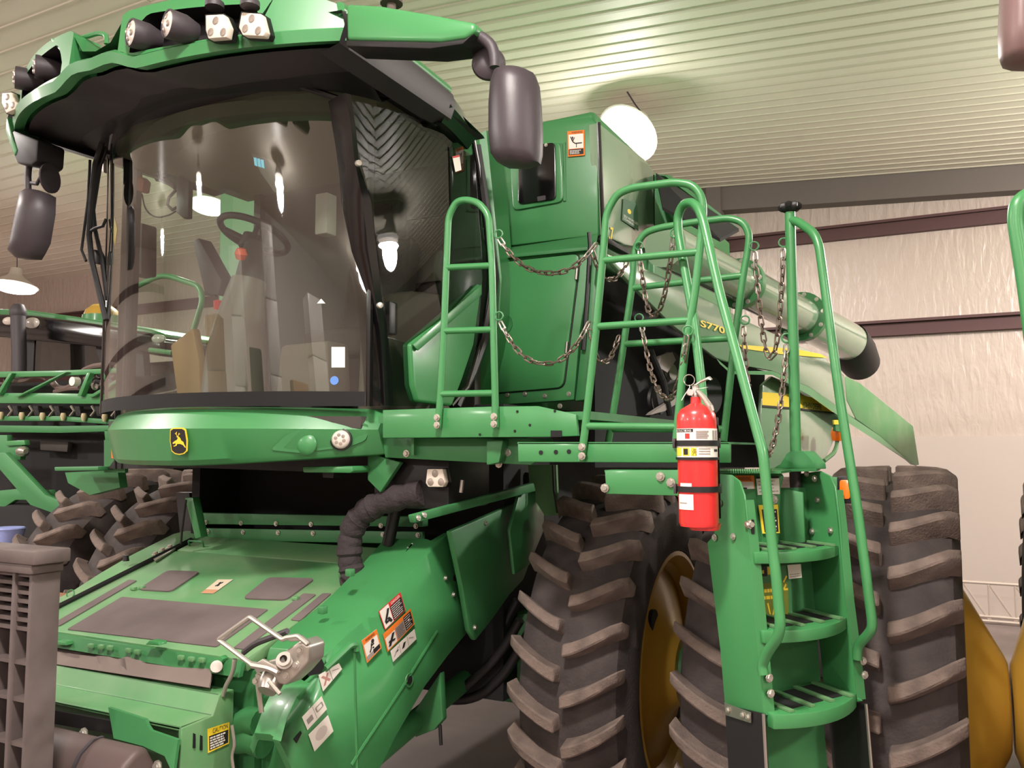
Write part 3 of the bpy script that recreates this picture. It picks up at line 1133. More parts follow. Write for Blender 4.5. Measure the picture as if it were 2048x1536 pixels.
for (u0, v0, u1, v1) in ((-0.003, 0.018, -0.009, 0.034), (-0.006, 0.026, -0.014, 0.031), (-0.007, 0.029, -0.004, 0.037), (0.001, 0.018, 0.008, 0.033), (0.004, 0.026, 0.013, 0.029)):
    L = hypot(u1 - u0, v1 - v0)
    nx, ny = -(v1 - v0) / L * 0.0013, (u1 - u0) / L * 0.0013
    b.add([bp(u0 + nx, v0 + ny, 0.0083), bp(u1 + nx, v1 + ny, 0.0083), bp(u1 - nx, v1 - ny, 0.0083), bp(u0 - nx, v0 - ny, 0.0083)], [(0, 1, 2, 3)])
b.build('leaping_deer', DECY, badge, weld=False)

# ---- cab roof
def vis(u, z, inset=0.0):
    """point on the curved visor front, u from -1 (right hand end of the machine) to 1"""
    x = XC + u
    return Vector((x, vis_y(x) + inset, z))


ZL, ZC, ZT = 3.405, 3.47, 3.672


def low_z(u):
    a_ = abs(u)
    k = max(0, min(1, 1 - (a_ - 0.09) / 0.17))
    return 3.40 + 0.10 * a_ + 0.06 * k * k * (3 - 2 * k)


def top_z(u):
    a_ = abs(u)
    if a_ < 0.07:
        return 3.55
    if a_ < 0.155:
        return 3.55 + (ZT - 3.55) * (a_ - 0.07) / 0.085
    if a_ < 0.9:
        return ZT + 0.02 * sin(pi * (a_ - 0.155) / 0.75)
    return ZT - 0.04 * (a_ - 0.9) / 0.1


us = sorted(set([round(-1 + i * 0.04, 3) for i in range(51)] + [-0.07, 0.07, -0.155, 0.155, -0.02, 0.02]))
rows = []
for u in us:
    tz = top_z(u)
    low = low_z(u)
    rows.append([vis(u, low + 0.012, 0.05), vis(u, low, 0.0), vis(u, low + 0.04, -0.012), vis(u, min(low + 0.058, tz - .02), 0.012)])
b = MB().grid(rows)
roof_lip = b.build('visor_lip', GREEN, CB, sharp=50)
# raised fronts left and right with a recess for the lamps


def pod(sg):
    lo = lambda u: low_z(u) + 0.05
    n = 26
    ue = 0.76
    us_ = [0.145 + (ue - 0.145) * i / n for i in range(n + 1)]
    outer = [(u, lo(u)) for u in us_] + [(u, top_z(u)) for u in us_[::-1]]
    cols = [ue + (0.995 - ue) * i / 8 for i in range(9)]
    un = [0.205 + (0.72 - 0.205) * i / n for i in range(n + 1)]

    def ztop(u):
        k = (u - 0.205) / 0.515
        return ZT - 0.028 - 0.10 * max(0, 1 - k / 0.16) ** 2 - 0.075 * max(0, (k - 0.9) / 0.1) ** 2

    def zbot(u):
        k = (u - 0.205) / 0.515
        return max(3.488 + 0.022 * k, low_z(u) + 0.055) + 0.075 * max(0, (k - 0.9) / 0.1) ** 2
    inner = [(u, zbot(u)) for u in un] + [(u, ztop(u)) for u in un[::-1]]
    P = lambda uz, ins=0.0: vis(sg * uz[0], uz[1], ins + 0.10 * (uz[1] - 3.49))
    b = MB().grid([[P(p) for p in outer], [P(p) for p in inner]], cv=True)
    b.grid([[P((u, lo(u) + (top_z(u) - lo(u)) * j / 4)) for j in range(5)] for u in cols])
    full = [(u, lo(u)) for u in us_ + cols[1:]] + [(u, top_z(u)) for u in (us_ + cols[1:])[::-1]]
    b.grid([[P(p) for p in full], [P(p, 0.125) for p in full]], cv=True)
    o = b.build('visor_pod', GREEN, CB, sharp=40)
    b = MB().grid([[P(p) for p in inner], [P(p, 0.11) for p in inner]], cv=True)
    b.grid([[P(p, 0.11) for p in inner[:n + 1]], [P(p, 0.11) for p in inner[n + 1:][::-1]]])
    b.build('lamp_recess', BLACK, o)
    return o


podL, podR = pod(1), pod(-1)


def round_light(c, d, parent, r=0.052):
    d = Vector(d).normalized()
    c = Vector(c)
    b = MB().lathe([(0.0, -0.11), (r * 0.7, -0.11), (r * 1.02, -0.06), (r * 1.04, 0.0), (r, 0.004), (r * 0.93, 0.002), (r * 0.9, -0.006)], c, d, 28)
    h = b.build('work_light', DARKG, parent)
    MB().lathe([(0, 0.012), (r * 0.5, 0.009), (r * 0.93, -0.002), (r * 0.9, -0.012), (0, -0.012)], c, d, 24).build('lens', LENSW, h)
    e1 = d.orthogonal().normalized()
    e2 = d.cross(e1)
    for k in range(4):
        MB().lathe([(0, 0.006), (0.01, 0.003), (0.013, 0)], c + d * 0.008 + (e1 * cos(k * pi / 2 + .4) + e2 * sin(k * pi / 2 + .4)) * r * 0.42, d, 10).build('reflector', LEDD, h)
    return h


def led_light(poly, yoff, parent, dots):
    """flat white LED face from a picture outline"""
    f0 = [U(x_, y_, y=yoff) for x_, y_ in poly]
    b = MB().prism(f0, (0, 0.03, 0))
    h = b.build('led_light', LED, parent, bevel=0.004, label='white faced light with three dark cells')
    for (x_, y_) in dots:
        c = U(x_, y_, y=yoff - 0.001)
        MB().lathe([(0, 0.002), (0.012, 0.002), (0.0155, 0.0)], c, (0, -1, 0), 14).build('light_cell', LEDD, h)
    k = f0
    b = MB().prism([U(x_, y_, y=yoff + 0.012) for x_, y_ in [((x2 - sum(q[0] for q in poly) / len(poly)) * 1.08 + sum(q[0] for q in poly) / len(poly), (y2 - sum(q[1] for q in poly) / len(poly)) * 1.08 + sum(q[1] for q in poly) / len(poly)) for x2, y2 in poly]], (0, 0.05, 0))
    b.build('light_body', BLACK, h, bevel=0.004)
    return h


round_light(U(262, 65, y=2.10), (-0.32, -0.95, -0.02), podL)
round_light(U(335, 47, y=2.11), (-0.32, -0.95, 0.0), podL)
led_light([(411, 30), (446, 28), (456, 52), (452, 74), (416, 77), (411, 60)], 2.17, podL, [(431, 41), (421, 64), (446, 64)])
led_light([(483, 24), (521, 27), (530, 62), (526, 72), (485, 70), (477, 55)], 2.20, podL, [(503, 37), (490, 57), (516, 61)])
for p in ((429, 16), (500, 14)):
    MB().lathe([(0, 0), (0.035, 0), (0.035, 0.02), (0, 0.02)], U(*p, y=2.20), (0, 0, 1), 14).build('light_mount', DARKG, podL)
round_light(U(72, 133, y=2.20), (-0.55, -0.84, 0.0), podR, 0.048)
round_light(U(32, 155, y=2.26), (-0.55, -0.84, 0.0), podR, 0.048)
led_light([(4, 186), (22, 184), (32, 205), (30, 218), (12, 226), (3, 206)], 2.30, podR, [(14, 194), (12, 212), (25, 210)])
# top shell of the roof and its rails
rows = []
for j in range(9):
    v = j / 8
    row = []
    for i in range(25):
        u = -1 + 2 * i / 24
        y0 = vis_y(XC + u) + 0.02
        yy = y0 + (3.62 - y0) * v
        hw = 1.0 - 0.06 * v
        kk = min(1, v * 4)
        zz_ = top_z(u) * (1 - kk) + 3.635 * kk - 0.004 - 0.04 * max(0, (abs(u) - 0.85) / 0.15) + 0.02 * sin(pi * min(1, v * 1.05)) * (1 - u * u) - 0.06 * v * v
        row.append(Vector((XC + u * hw, yy, zz_)))
    rows.append(row)
MB().grid(rows).build('roof_shell', GREEN, CB)
# dark underside of the roof
rows = []
for j in range(9):
    v = j / 8
    row = []
    for i in range(31):
        u = -1 + 2 * i / 30
        y0 = vis_y(XC + u) + 0.06
        yy = y0 + (3.60 - y0) * v
        hw = 0.985 - 0.03 * v
        low = low_z(u) + 0.004
        z_ = low + (3.515 - low) * min(1, v * 3)
        row.append(Vector((XC + u * hw, yy, z_)))
    rows.append(row)
MB().grid(rows).build('roof_underside', DARKG, CB)
# moulded dark ring over the windshield
rows = []
for i in range(33):
    u = -0.86 + 1.72 * i / 32
    x = XC + u
    yy = ws_y(x, 3.42)
    rows.append([(x, yy - 0.22, 3.515), (x, yy - 0.06, 3.50 - 0.05 * abs(u) ** 6), (x, yy - 0.01, 3.485 - 0.10 * abs(u) ** 6), (x, yy + 0.06, 3.49), (x, yy + 0.05, 3.53)])
MB().grid([[Vector(p) for p in r_] for r_ in rows]).build('windshield_hood', BLACK, CB)
# side moulding
def side_mould(sg):
    ex = lambda y_: XC + sg * (1.0 - 0.03 * (y_ - 2.4))
    rows = []
    for k in range(13):
        y_ = 2.42 + 0.84 * k / 12
        d = 0.0 + 0.02 * sin(pi * k / 12)
        x = ex(y_)
        zt_ = 3.615 + 0.01 * sin(pi * k / 12)
        zb_ = 3.48 + 0.01 * k / 12
        rows.append([(x - sg * 0.10, y_, zt_ + 0.0), (x, y_, zt_ - 0.01), (x + sg * 0.015, y_, (zt_ + zb_) / 2), (x - sg * 0.01, y_, zb_), (x - sg * 0.10, y_, zb_ - 0.02)])
    MB().grid([[Vector(p) for p in r_] for r_ in rows]).build('roof_side_moulding', DARKG, CB)
    MB().tube([Vector((ex(2.44 + 0.09 * k) - sg * 0.03, 2.44 + 0.09 * k, 3.625 + 0.006 * sin(pi * k / 9))) for k in range(10)], 0.028, 10).build('roof_edge', GREEN, CB)
    rows = []
    for k in range(9):
        t = k / 8
        y_ = 3.22 + 0.36 * t
        x = XC + sg * (0.978 - 0.07 * t)
        z_ = 3.612 - 0.02 * t - 0.03 * t * t
        w_ = 0.125 - 0.05 * t
        rows.append([(x - sg * 0.15, y_, z_ + 0.0), (x, y_, z_ - 0.01), (x + sg * 0.01, y_, z_ - w_ * .6), (x - sg * 0.04, y_, z_ - w_ - 0.02), (x - sg * 0.25, y_, z_ - w_)])
    rr_ = [[Vector(p) for p in r_] for r_ in rows]
    b = MB().grid(rr_)
    b.add(rr_[-1], [list(range(5))])
    b.build('roof_corner', GLOSSB, CB)


side_mould(1)
side_mould(-1)
b = MB()
b.bb((XC - 0.86, 3.40, 3.51), (XC + 0.86, 3.66, 3.62))
b.build('roof_rear', BLACK, CB, bevel=0.04)
# small grab handle and aerial bracket in the visor's middle
b = MB().tube(fillet(US([(163, 84), (163, 76), (198, 66), (213, 70), (213, 88)], y=2.2), 0.02), 0.010, 8)
b.build('visor_handle', GREEN, CB)
b = MB()
b.prism(US([(97, 76), (110, 74), (166, 92), (166, 100), (128, 114)], y=2.17), (0, 0.22, 0.02))
b.build('visor_wing', GREEN, CB, bevel=0.008)
MB().lathe([(0, -0.29), (0.02, -0.29), (0.02, 0), (0.05, 0), (0.05, 0.02), (0.03, 0.04), (0, 0.045)], U(783, 8, x=-2.12), (0, 0, 1), 16).build('roof_receiver', TAN, CB)

# mirrors
ym = 2.40
arm = [(691, 6), (760, 10), (860, 27), (950, 44), (951, 62), (930, 77), (880, 84), (780, 82), (692, 80)]
b = MB()
b.prism(US(arm, y=ym), (0, 0.14, 0))
ma = b.build('mirror_arm', GREEN, CB, bevel=0.018, seg=3, label='green wing shaped mirror arm')
b = MB()
b.prism(US([(692, 80), (780, 82), (880, 84), (930, 77), (948, 66), (925, 88), (860, 97), (760, 94), (692, 92)], y=ym + 0.004), (0, 0.12, 0))
b.build('arm_underside', BLACK, ma, bevel=0.005)
MB().prism(US([(664, 20), (690, 30), (690, 92), (668, 84)], y=2.47), (0, 0.12, 0)).build('visor_joint', BLACK, CB, bevel=0.006)
MB().tube(fillet(US([(935, 68), (962, 72), (985, 92), (990, 118), (990, 135)], y=ym + 0.05), 0.05, 5), 0.019, 12).build('mirror_tube', DARKG, ma)
c = U(977, 122, y=ym + 0.10)
MB().lathe([(0, 0.0), (0.04, 0.002), (0.057, 0.014), (0.06, 0.028), (0.056, 0.032), (0, 0.024)], c, -_f.copy() * -1.0, 28).build('round_mirror', MIRRORH, ma, label='small round convex mirror seen from behind')
for p in ((972, 112), (972, 124)):
    bolt(U(*p, y=ym + 0.115), (0, -1, 0), ma, 0.9)
rows = []
for (x0, x1, yy, dp_) in ((992, 1038, 128, 0.02), (978, 1058, 138, 0.055), (971, 1066, 160, 0.07), (968, 1070, 200, 0.075), (968, 1073, 260, 0.075), (972, 1072, 300, 0.07), (985, 1068, 318, 0.055), (1000, 1045, 327, 0.02)):
    a_, c_ = U(x0, yy, y=ym), U(x1, yy, y=ym)
    row = []
    for k in range(9):
        t = k / 8
        row.append(a_.lerp(c_, t) + Vector((0, -dp_ * sin(pi * t) ** 0.7 + 0.03, 0)))
    row += [c_ + Vector((-0.004, 0.06, 0)), a_ + Vector((0.004, 0.06, 0))]
    rows.append(row)
b = MB().grid(rows, cv=True)
b.add(rows[0], [list(range(11))]).add(rows[-1], [list(range(11))[::-1]])
mh = b.build('mirror_housing', MIRRORH, ma, sharp=60, label='tall charcoal mirror housing')
# mirror on the far side
yl = 2.42
b = MB()
b.prism(US([(15, 255), (76, 280), (73, 322), (62, 330), (34, 327), (22, 300)], y=yl), (0, 0.14, 0))
mb_ = b.build('mirror_bracket', BLACK, CB, bevel=0.012)
b = MB()
b.prism(US([(13, 232), (22, 262), (33, 300), (28, 312), (10, 262)], y=yl - 0.005), (0, 0.15, 0))
b.build('bracket_cover', GREEN, mb_, bevel=0.006)
MB().tube(US([(58, 325), (56, 352), (56, 382)], y=yl + 0.06), 0.016, 10).build('mirror_tube', DARKG, mb_)
rows = []
for (x0, x1, yy, dp_) in ((40, 66, 377, 0.03), (34, 81, 386, 0.06), (29, 80, 420, 0.07), (17, 70, 480, 0.07), (9, 60, 500, 0.06), (20, 52, 513, 0.03)):
    a_, c_ = U(x0, yy, y=yl), U(x1, yy, y=yl)
    row = [a_.lerp(c_, k / 8) + Vector((0, -dp_ * sin(pi * k / 8) ** 0.7 + 0.03, 0)) for k in range(9)]
    row += [c_ + Vector((-0.004, 0.08, 0)), a_ + Vector((0.004, 0.08, 0))]
    rows.append(row)
b = MB().grid(rows, cv=True)
b.add(rows[0], [list(range(11))]).add(rows[-1], [list(range(11))[::-1]])
b.build('mirror_housing', MIRRORH, mb_, sharp=60)
MB().tube(US([(62, 366), (74, 368), (80, 356), (90, 356)], y=yl + 0.06), 0.009, 8).build('mirror_stalk', DARKG, mb_)
MB().lathe([(0, 0), (0.045, 0.0), (0.07, 0.014), (0.07, 0.022), (0, 0.02)], U(93, 357, y=yl + 0.06), (0.95, 0.31, 0.0), 24).build('round_mirror', MIRRORH, mb_)

# wiper, hoses and clip beside the far pillar
yw = 2.72
MB().tube(US([(218, 190), (206, 280), (190, 330), (182, 400), (178, 470), (183, 520), (200, 590), (212, 640)], y=yw), 0.014, 8).build('washer_hose', BLACK, CB)
MB().tube(US([(240, 185), (226, 260), (200, 330), (186, 420), (190, 460), (204, 520), (214, 600)], y=yw + 0.03), 0.011, 8).build('washer_hose', BLACK, CB)
MB().tube(US([(180, 320), (176, 400), (163, 500), (172, 522)], y=yw - 0.01), 0.007, 8).build('wiper_arm', BLACK, CB)
MB().prism(US([(174, 505), (188, 498), (194, 510), (194, 528), (176, 524)], y=yw), (0, 0.05, 0)).build('wiper_joint', BLACK, CB, bevel=0.006)
MB().tube(US([(182, 462), (192, 456), (206, 452), (212, 438)], y=yw), 0.008, 8).build('hose_clip', BLACK, CB)
for p in ((263, 285), (228, 458)):
    q_ = [(p[0] + dx, p[1] + dy) for dx, dy in ((0, -28), (6, 0), (2, 34), (-5, 4))]
    MB().prism(US(q_, y=2.98), (0, 0.004, 0)).build('yellow_sticker', DECY, CB, label='narrow yellow warning diamond on the pillar')
MB().prism(US([(200, 295), (207, 300), (207, 345), (200, 338)], y=2.86), (0, 0.02, 0)).build('pillar_reflector', LENSW, CB)

# ---- landing and walkway
yb = 2.85
b = MB()
b.prism(US([(765, 820), (985, 813), (1075, 812), (1152, 829), (1156, 872), (1100, 874), (765, 876)], y=yb), (0, 0.02, 0))
beam = b.build('landing_front_plate', GREEN, CB, bevel=0.004)
b = MB().prism(US([(1102, 861), (1124, 861), (1124, 874), (1102, 874)], y=yb - 0.001), (0, -0.004, 0))
b.build('slot', PIT_M, beam)
for p in ((1030, 862), (1110, 822), (1060, 850), (960, 869), (1035, 823)):
    MB().lathe([(0, 0), (0.005, 0), (0.005, -0.003), (0, -0.003)], U(*p, y=yb), (0, 1, 0), 8).build('hole', PIT_M, beam)
b = MB()
b.bb((-2.1, yb + 0.02, 2.08), (-1.16, 4.1, 2.11))
b.build('landing_floor', GREENM, CB)
b = MB()
b.prism(US([(765, 876), (1100, 876), (1110, 905), (1060, 930), (770, 915)], y=yb + 0.10), (0, 0.02, 0))
lb = b.build('landing_lower_plate', GREENM, CB, bevel=0.003)
for p in ((813, 907), (1016, 905), (998, 928)):
    bolt(U(*p, y=yb + 0.10), (0, -1, 0), lb, 1.2)
MB().prism(US([(828, 876), (833, 876), (833, 910), (828, 910)], y=yb + 0.099), (0, -0.02, 0)).build('stiffener', GREEN, lb)
MB().prism(US([(985, 880), (1018, 880), (1010, 925), (985, 930)], y=yb + 0.099), (0, -0.05, 0)).build('pivot_bracket', GREENM, lb, bevel=0.005)
b = MB()
b.prism(US([(1035, 884), (1460, 884), (1460, 926), (1036, 924)], y=2.80), (0, 0.02, 0))
wb = b.build('walkway_front_plate', GREEN, CB, bevel=0.004)
MB().prism(US([(1035, 884), (1460, 884), (1460, 888), (1035, 888)], y=2.80), (0, 0.45, 0)).build('walkway_floor', GREENM, wb)
for p in ((1082, 905), (1138, 903), (1112, 904)):
    MB().lathe([(0, 0), (0.008, 0), (0.008, -0.003), (0, -0.003)], U(*p, y=2.80), (0, 1, 0), 10).build('hole', PIT_M, wb)
RT = 0.0138


def rail(name, path, y, rungs, bolts=(), fr=0.12):
    o = MB().tube(fillet(US(path, y=y), fr, 6), RT, 12).build(name, GREEN, CB)
    for (a_, c_) in rungs:
        MB().tube([U(*a_, y=y), U(*c_, y=y)], RT * 0.92, 10).build('rung', GREEN, o)
    for p in bolts:
        bolt(U(*p, y=y - RT), (0, -1, 0), o, 1.1)
    return o


rail('entry_rail', [(876, 856), (881, 786), (888, 660), (893, 530), (897, 432), (912, 404), (930, 399), (957, 405), (977, 430), (984, 530), (987, 660), (990, 786), (991, 855)], yb - 0.016,
     [((894, 535), (983, 531)), ((889, 662), (986, 659)), ((883, 788), (989, 786))], [(874, 835), (874, 850), (988, 833), (988, 848)], 0.03)
rail('walkway_rail', [(1162, 922), (1170, 860), (1192, 660), (1207, 500), (1213, 425), (1234, 388), (1262, 376), (1352, 364), (1386, 370), (1404, 393), (1407, 430), (1389, 592), (1369, 707), (1355, 850), (1352, 884)], 2.785,
     [((1206, 521), (1398, 504)), ((1193, 653), (1378, 641)), ((1172, 852), (1354, 854))], [(1164, 894), (1164, 912)], 0.03)
rail('walkway_rail', [(1216, 888), (1232, 790), (1247, 690), (1263, 581), (1270, 496), (1288, 466), (1316, 456), (1389, 444), (1458, 436), (1486, 444), (1499, 468), (1496, 499), (1487, 547), (1468, 690), (1447, 882)], 3.16,
     [((1266, 576), (1487, 551)), ((1249, 688), (1469, 676)), ((1222, 858), (1449, 858))], (), 0.03)

# ---- chains, every link a piece of its own
lk = [Vector((0, s_ * 0.0105 + 0 * k, 0)) for k, s_ in ()]
path = []
for k in range(12):
    a_ = 2 * pi * k / 12
    path.append(Vector((0.0085 * cos(a_), 0.0085 * sin(a_) + (0.011 if sin(a_) >= 0 else -0.011), 0)))
LINK = MB().tube(path, 0.0033, 6, closed=True).mesh('link', CHAINM)
LINKB = MB().tube(path, 0.0036, 6, closed=True).mesh('link', STEEL)


def chain(A, B, low, hooks=True):
    A, B = Vector(A), Vector(B)
    h = B - A
    n = Vector((h.y, -h.x, 0))
    if n.length < 1e-6:
        n = Vector((0, 1, 0))
    M = U(*low, pl=(A, n))
    tm = min(0.9, max(0.1, (M - A).dot(Vector((h.x, h.y, 0))) / max(1e-6, h.x ** 2 + h.y ** 2)))
    s = (A + h * tm).z - M.z
    pts = []
    for k in range(81):
        t = k / 80
        w_ = t / tm if t < tm else (1 - t) / (1 - tm)
        d_ = 1 - (1 - w_) ** 2.3
        pts.append(A + h * t - Vector((0, 0, s * d_)))
    L = [0]
    for p, q_ in zip(pts, pts[1:]):
        L.append(L[-1] + (q_ - p).length)
    step = 0.0305
    N = max(3, int(round(L[-1] / step)))
    root = None
    for i in range(N):
        d_ = L[-1] * (i + 0.5) / N
        j = max(k for k in range(81) if L[k] <= d_)
        j = min(j, 79)
        p = pts[j].lerp(pts[j + 1], (d_ - L[j]) / max(1e-9, L[j + 1] - L[j]))
        t = (pts[j + 1] - pts[j]).normalized()
        e1 = t.orthogonal().normalized()
        sd = Vector(_r) - t * t.dot(Vector(_r))
        e1 = sd.normalized() if sd.length > 0.1 else e1
        e2 = t.cross(e1)
        ang = radians(35 + 90 * (i % 2) + random.uniform(-12, 12))
        ex = e1 * cos(ang) + e2 * sin(ang)
        W = frame(p, ex, t, ex.cross(t))
        end = hooks and (i < 2 or i > N - 3)
        if root is None:
            root = place(LINKB if end else LINK, 'chain', W, CB)
        else:
            place(LINKB if end else LINK, 'link', W, root)
    return root


def eye(p, parent, nrm=(0.2, -1, 0.1), r=0.016):
    n = Vector(nrm).normalized()
    e1 = n.orthogonal().normalized()
    e2 = n.cross(e1)
    p = Vector(p)
    return MB().tube([p + (e1 * cos(2 * pi * k / 16) + e2 * sin(2 * pi * k / 16)) * r for k in range(16)], 0.0032, 6, closed=True).build('eye_ring', GREENM, parent)


# ---- ladder, swung outwards
LO = Vector((-0.558, 2.64, 0))
es = Vector((0.652, 0.758, 0)).normalized()
ec = Vector((0.758, -0.652, 0)).normalized()
LW = 0.395
PLL = (LO, es)
PLR = (LO + es * LW, es)


def on_l(pts, off=0.0):
    return [U(*p, pl=(LO + es * off, es)) for p in pts]


def on_r(pts, off=0.0):
    return on_l(pts, LW + off)


lad = [(1436, 948), (1462, 950), (1478, 962), (1488, 990), (1494, 1040), (1500, 1110), (1528, 1420), (1530, 1450), (1450, 1420), (1440, 1300), (1414, 1085), (1428, 1070)]
b = MB()
b.prism(on_l(lad), es * 0.008)
ladder = b.build('ladder', GREEN, CB, bevel=0.003, label='green swing-out access ladder with three steps')
# folded front lip of the near side plate
rows = []
for p in ((1488, 1000), (1500, 1110), (1514, 1260), (1529, 1430)):
    q_ = on_l([p])[0]
    rows.append([q_, q_ + es * 0.035, q_ + es * 0.035 + ec * 0.003, q_ + ec * 0.003])
MB().grid(rows, cv=True).build('plate_lip', GREEN, ladder)
b = MB()
rl = [(1592, 948), (1640, 942), (1660, 952), (1670, 975), (1678, 1040), (1690, 1200), (1704, 1300), (1712, 1395), (1724, 1402), (1715, 1404), (1650, 1404), (1640, 1300), (1620, 1150), (1604, 1000)]
b.prism(on_r(rl), es * 0.008)
b.build('side_plate', GREEN, ladder, bevel=0.003)
rows = []
for p in ((1668, 980), (1676, 1050), (1690, 1200), (1704, 1310), (1713, 1400)):
    q_ = on_r([p])[0]
    rows.append([q_, q_ + es * 0.035, q_ + es * 0.035 + ec * 0.003, q_ + ec * 0.003])
MB().grid(rows, cv=True).build('plate_lip', GREEN, ladder)
for p in ((1430, 1075), (1467, 1073), (1495, 1049), (1440, 1006)):
    bolt(on_l([p], -0.002)[0], -es, ladder, 0.9)
for p in ((1630, 957), (1635, 1000), (1624, 1063), (1661, 1061), (1614, 947)):
    bolt(on_r([p], -0.002)[0], -es, ladder, 0.9)
for p in ((1527, 1357), (1530, 1388)):
    bolt(on_l([p], 0.0)[0] + es * 0.02, ec, ladder, 1.0)
for p in ((1716, 1323), (1719, 1351)):
    bolt(on_r([p], 0.0)[0] + es * 0.02, ec, ladder, 1.0)
bolt(on_l([(1495, 1049)])[0] + es * 0.01, ec, ladder, 1.1)
MB().prism(on_l([(1498, 1038), (1503, 1040), (1504, 1068), (1499, 1066)], 0.012), es * 0.01).build('catch_slot', BLACK, ladder)
# steps: curved nosing with raised grip bars
for (l, r_, th, zc) in (((1500, 1098), (1672, 1095), 0.034, 0), ((1516, 1254), (1689, 1240), 0.036, 0), ((1536, 1420), (1708, 1392), 0.042, 0)):
    a_, c_ = on_l([l])[0], on_r([r_])[0]
    z_ = (a_.z + c_.z) / 2
    a_.z = c_.z = z_
    a_ += es * 0.010
    c_ -= es * 0.002
    n_ = 10
    front = []
    for k in range(n_ + 1):
        t = k / n_
        front.append(a_.lerp(c_, t) + ec * (0.055 * (1 - (2 * t - 1) ** 2) + 0.012))
    back = [c_ - ec * 0.16, a_ - ec * 0.16]
    b = MB().prism(front + back, (0, 0, -th))
    st = b.build('step', GREEN, ladder, bevel=0.003)
    nn = (c_ - a_).normalized()
    for k in range(4):
        p0 = a_.lerp(c_, 0.14 + 0.24 * k) + Vector((0, 0, 0.001))
        b = MB().prism([p0 - ec * 0.14, p0 - ec * 0.14 + nn * 0.02, p0 + nn * 0.02 + ec * 0.03, p0 + ec * 0.03], (0, 0, 0.006))
        b.build('grip_bar', GREEND, st)
    for k in range(3):
        p0 = a_.lerp(c_, 0.22 + 0.24 * k) + Vector((0, 0, 0.0005))
        b = MB().prism([p0 - ec * 0.13, p0 - ec * 0.13 + nn * 0.055, p0 + nn * 0.055 + ec * 0.005, p0 + ec * 0.005], (0, 0, 0.002))
        b.build('grip_slot', PIT_M, st)
# curved back panel behind the steps
rows = []
for (yy) in (985, 1085, 1250, 1420, 1540, 1700):
    a_ = U(1500 + (yy - 985) * 0.09, yy, pl=(LO, es)) - ec * 0.06
    zc = a_.z
    o_ = LO - ec * (0.20 - 0.06 * (1.9 - zc) / 0.8)
    row = []
    for k in range(9):
        t = k / 8
        p = o_ + es * (LW * t) - ec * 0.03 * sin(pi * t) + ec * 0.07 * (1 - t)
        row.append(Vector((p.x, p.y, zc)))
    rows.append(row)
MB().grid(rows).build('back_panel', GREENM, ladder)
bp_pl = (LO - ec * 0.17 + es * 0.2, ec)
# platform at the ladder's head with a toothed edge
pz = U(1400, 940, y=2.72).z
b = MB()
b.prism(US([(1209, 940), (1362, 940), (1445, 950), (1445, 1000), (1360, 992), (1212, 988)], y=2.74), (0, 0.02, 0))
lp = b.build('ladder_platform', GREEN, CB, bevel=0.004)
for p in ((1321, 953), (1342, 965), (1210, 976)):
    bolt(U(*p, y=2.738), (0, -1, 0), lp, 1.2)
b = MB()
b.prism([U(1209, 940, y=2.74), U(1562, 942, y=2.78), U(1562, 942, y=2.78) + Vector((0.0, 0.28, 0)), U(1209, 940, y=2.74) + Vector((0, 0.28, 0))], (0, 0, -0.008))
b.build('platform_tread', GREENM, lp)
b = MB()
for k in range(24):
    p = U(1440 + k * 4.6, 941, y=2.76)
    b.box(p + Vector((0, 0, 0.002)), (0.004, 0.012, 0.006))
b.build('tread_teeth', GREEND, lp)
b = MB()
b.prism(US([(1440, 944), (1556, 942), (1566, 952), (1560, 975), (1556, 1092), (1500, 1094), (1490, 1000)], y=2.90), (0, 0.02, 0))
hp = b.build('head_panel', GREEN, CB, bevel=0.004)
bolt(U(1547, 999, y=2.898), (0, -1, 0), hp, 1.2)
b = MB()
b.prism(US([(1556, 975), (1606, 985), (1610, 1085), (1556, 1092)], y=2.96), (0, 0.02, 0))
b.build('head_panel', GREENM, CB, bevel=0.004)
b = MB()
b.prism(US([(1600, 950), (1680, 955), (1690, 1000), (1676, 1005), (1610, 1000)], y=3.10), (0, 0.04, 0))
b.build('lamp_bracket', GREENM, CB, bevel=0.004)
# amber side lamp
b = MB()
b.prism(fillet(US([(1679, 960), (1700, 960), (1700, 998), (1679, 998)], y=3.02), 0.008, 3, True), (0, 0.02, 0))
b.build('amber_lamp', AMBER, CB, bevel=0.004, label='amber marker lamp')
b = MB()
b.prism(fillet(US([(1674, 952), (1704, 953), (1704, 1008), (1675, 1006)], y=3.03), 0.008, 3, True), (0, 0.02, 0))
b.build('lamp_body', BLACK, CB, bevel=0.004)
# handrails of the ladder
hl = on_l([(1527, 1350), (1524, 1330), (1534, 1306), (1556, 1274), (1561, 1250), (1552, 1150), (1545, 1098), (1526, 905), (1512, 855), (1480, 735), (1440, 588), (1406, 440), (1396, 415), (1384, 404), (1366, 408), (1355, 432), (1357, 470), (1388, 640), (1402, 760), (1410, 850), (1418, 960)], -0.012)
hr1 = MB().tube(fillet(hl, 0.025, 4), 0.0155, 12).build('ladder_handrail', GREEN, CB)
post = on_r([(1592, 936), (1587, 700), (1580, 425)], 0.0)
po = MB().tube(post, 0.0185, 14).build('ladder_post', GREEN, CB)
kp = post[-1]
kn = []
for k in range(40):
    a_ = 2 * pi * k / 40
    kn.append((0.036 + 0.005 * cos(8 * a_), a_))
b = MB()
rows = []
for zf, sc_ in ((0.0, 0.35), (0.006, 0.8), (0.014, 1.0), (0.026, 1.0), (0.034, 0.8), (0.036, 0.0)):
    rows.append([kp + Vector((cos(a_) * r_ * sc_, sin(a_) * r_ * sc_, zf)) for r_, a_ in kn])
MB().grid(rows, cv=True).build('lobed_knob', BLACK, po, label='black lobed hand knob')
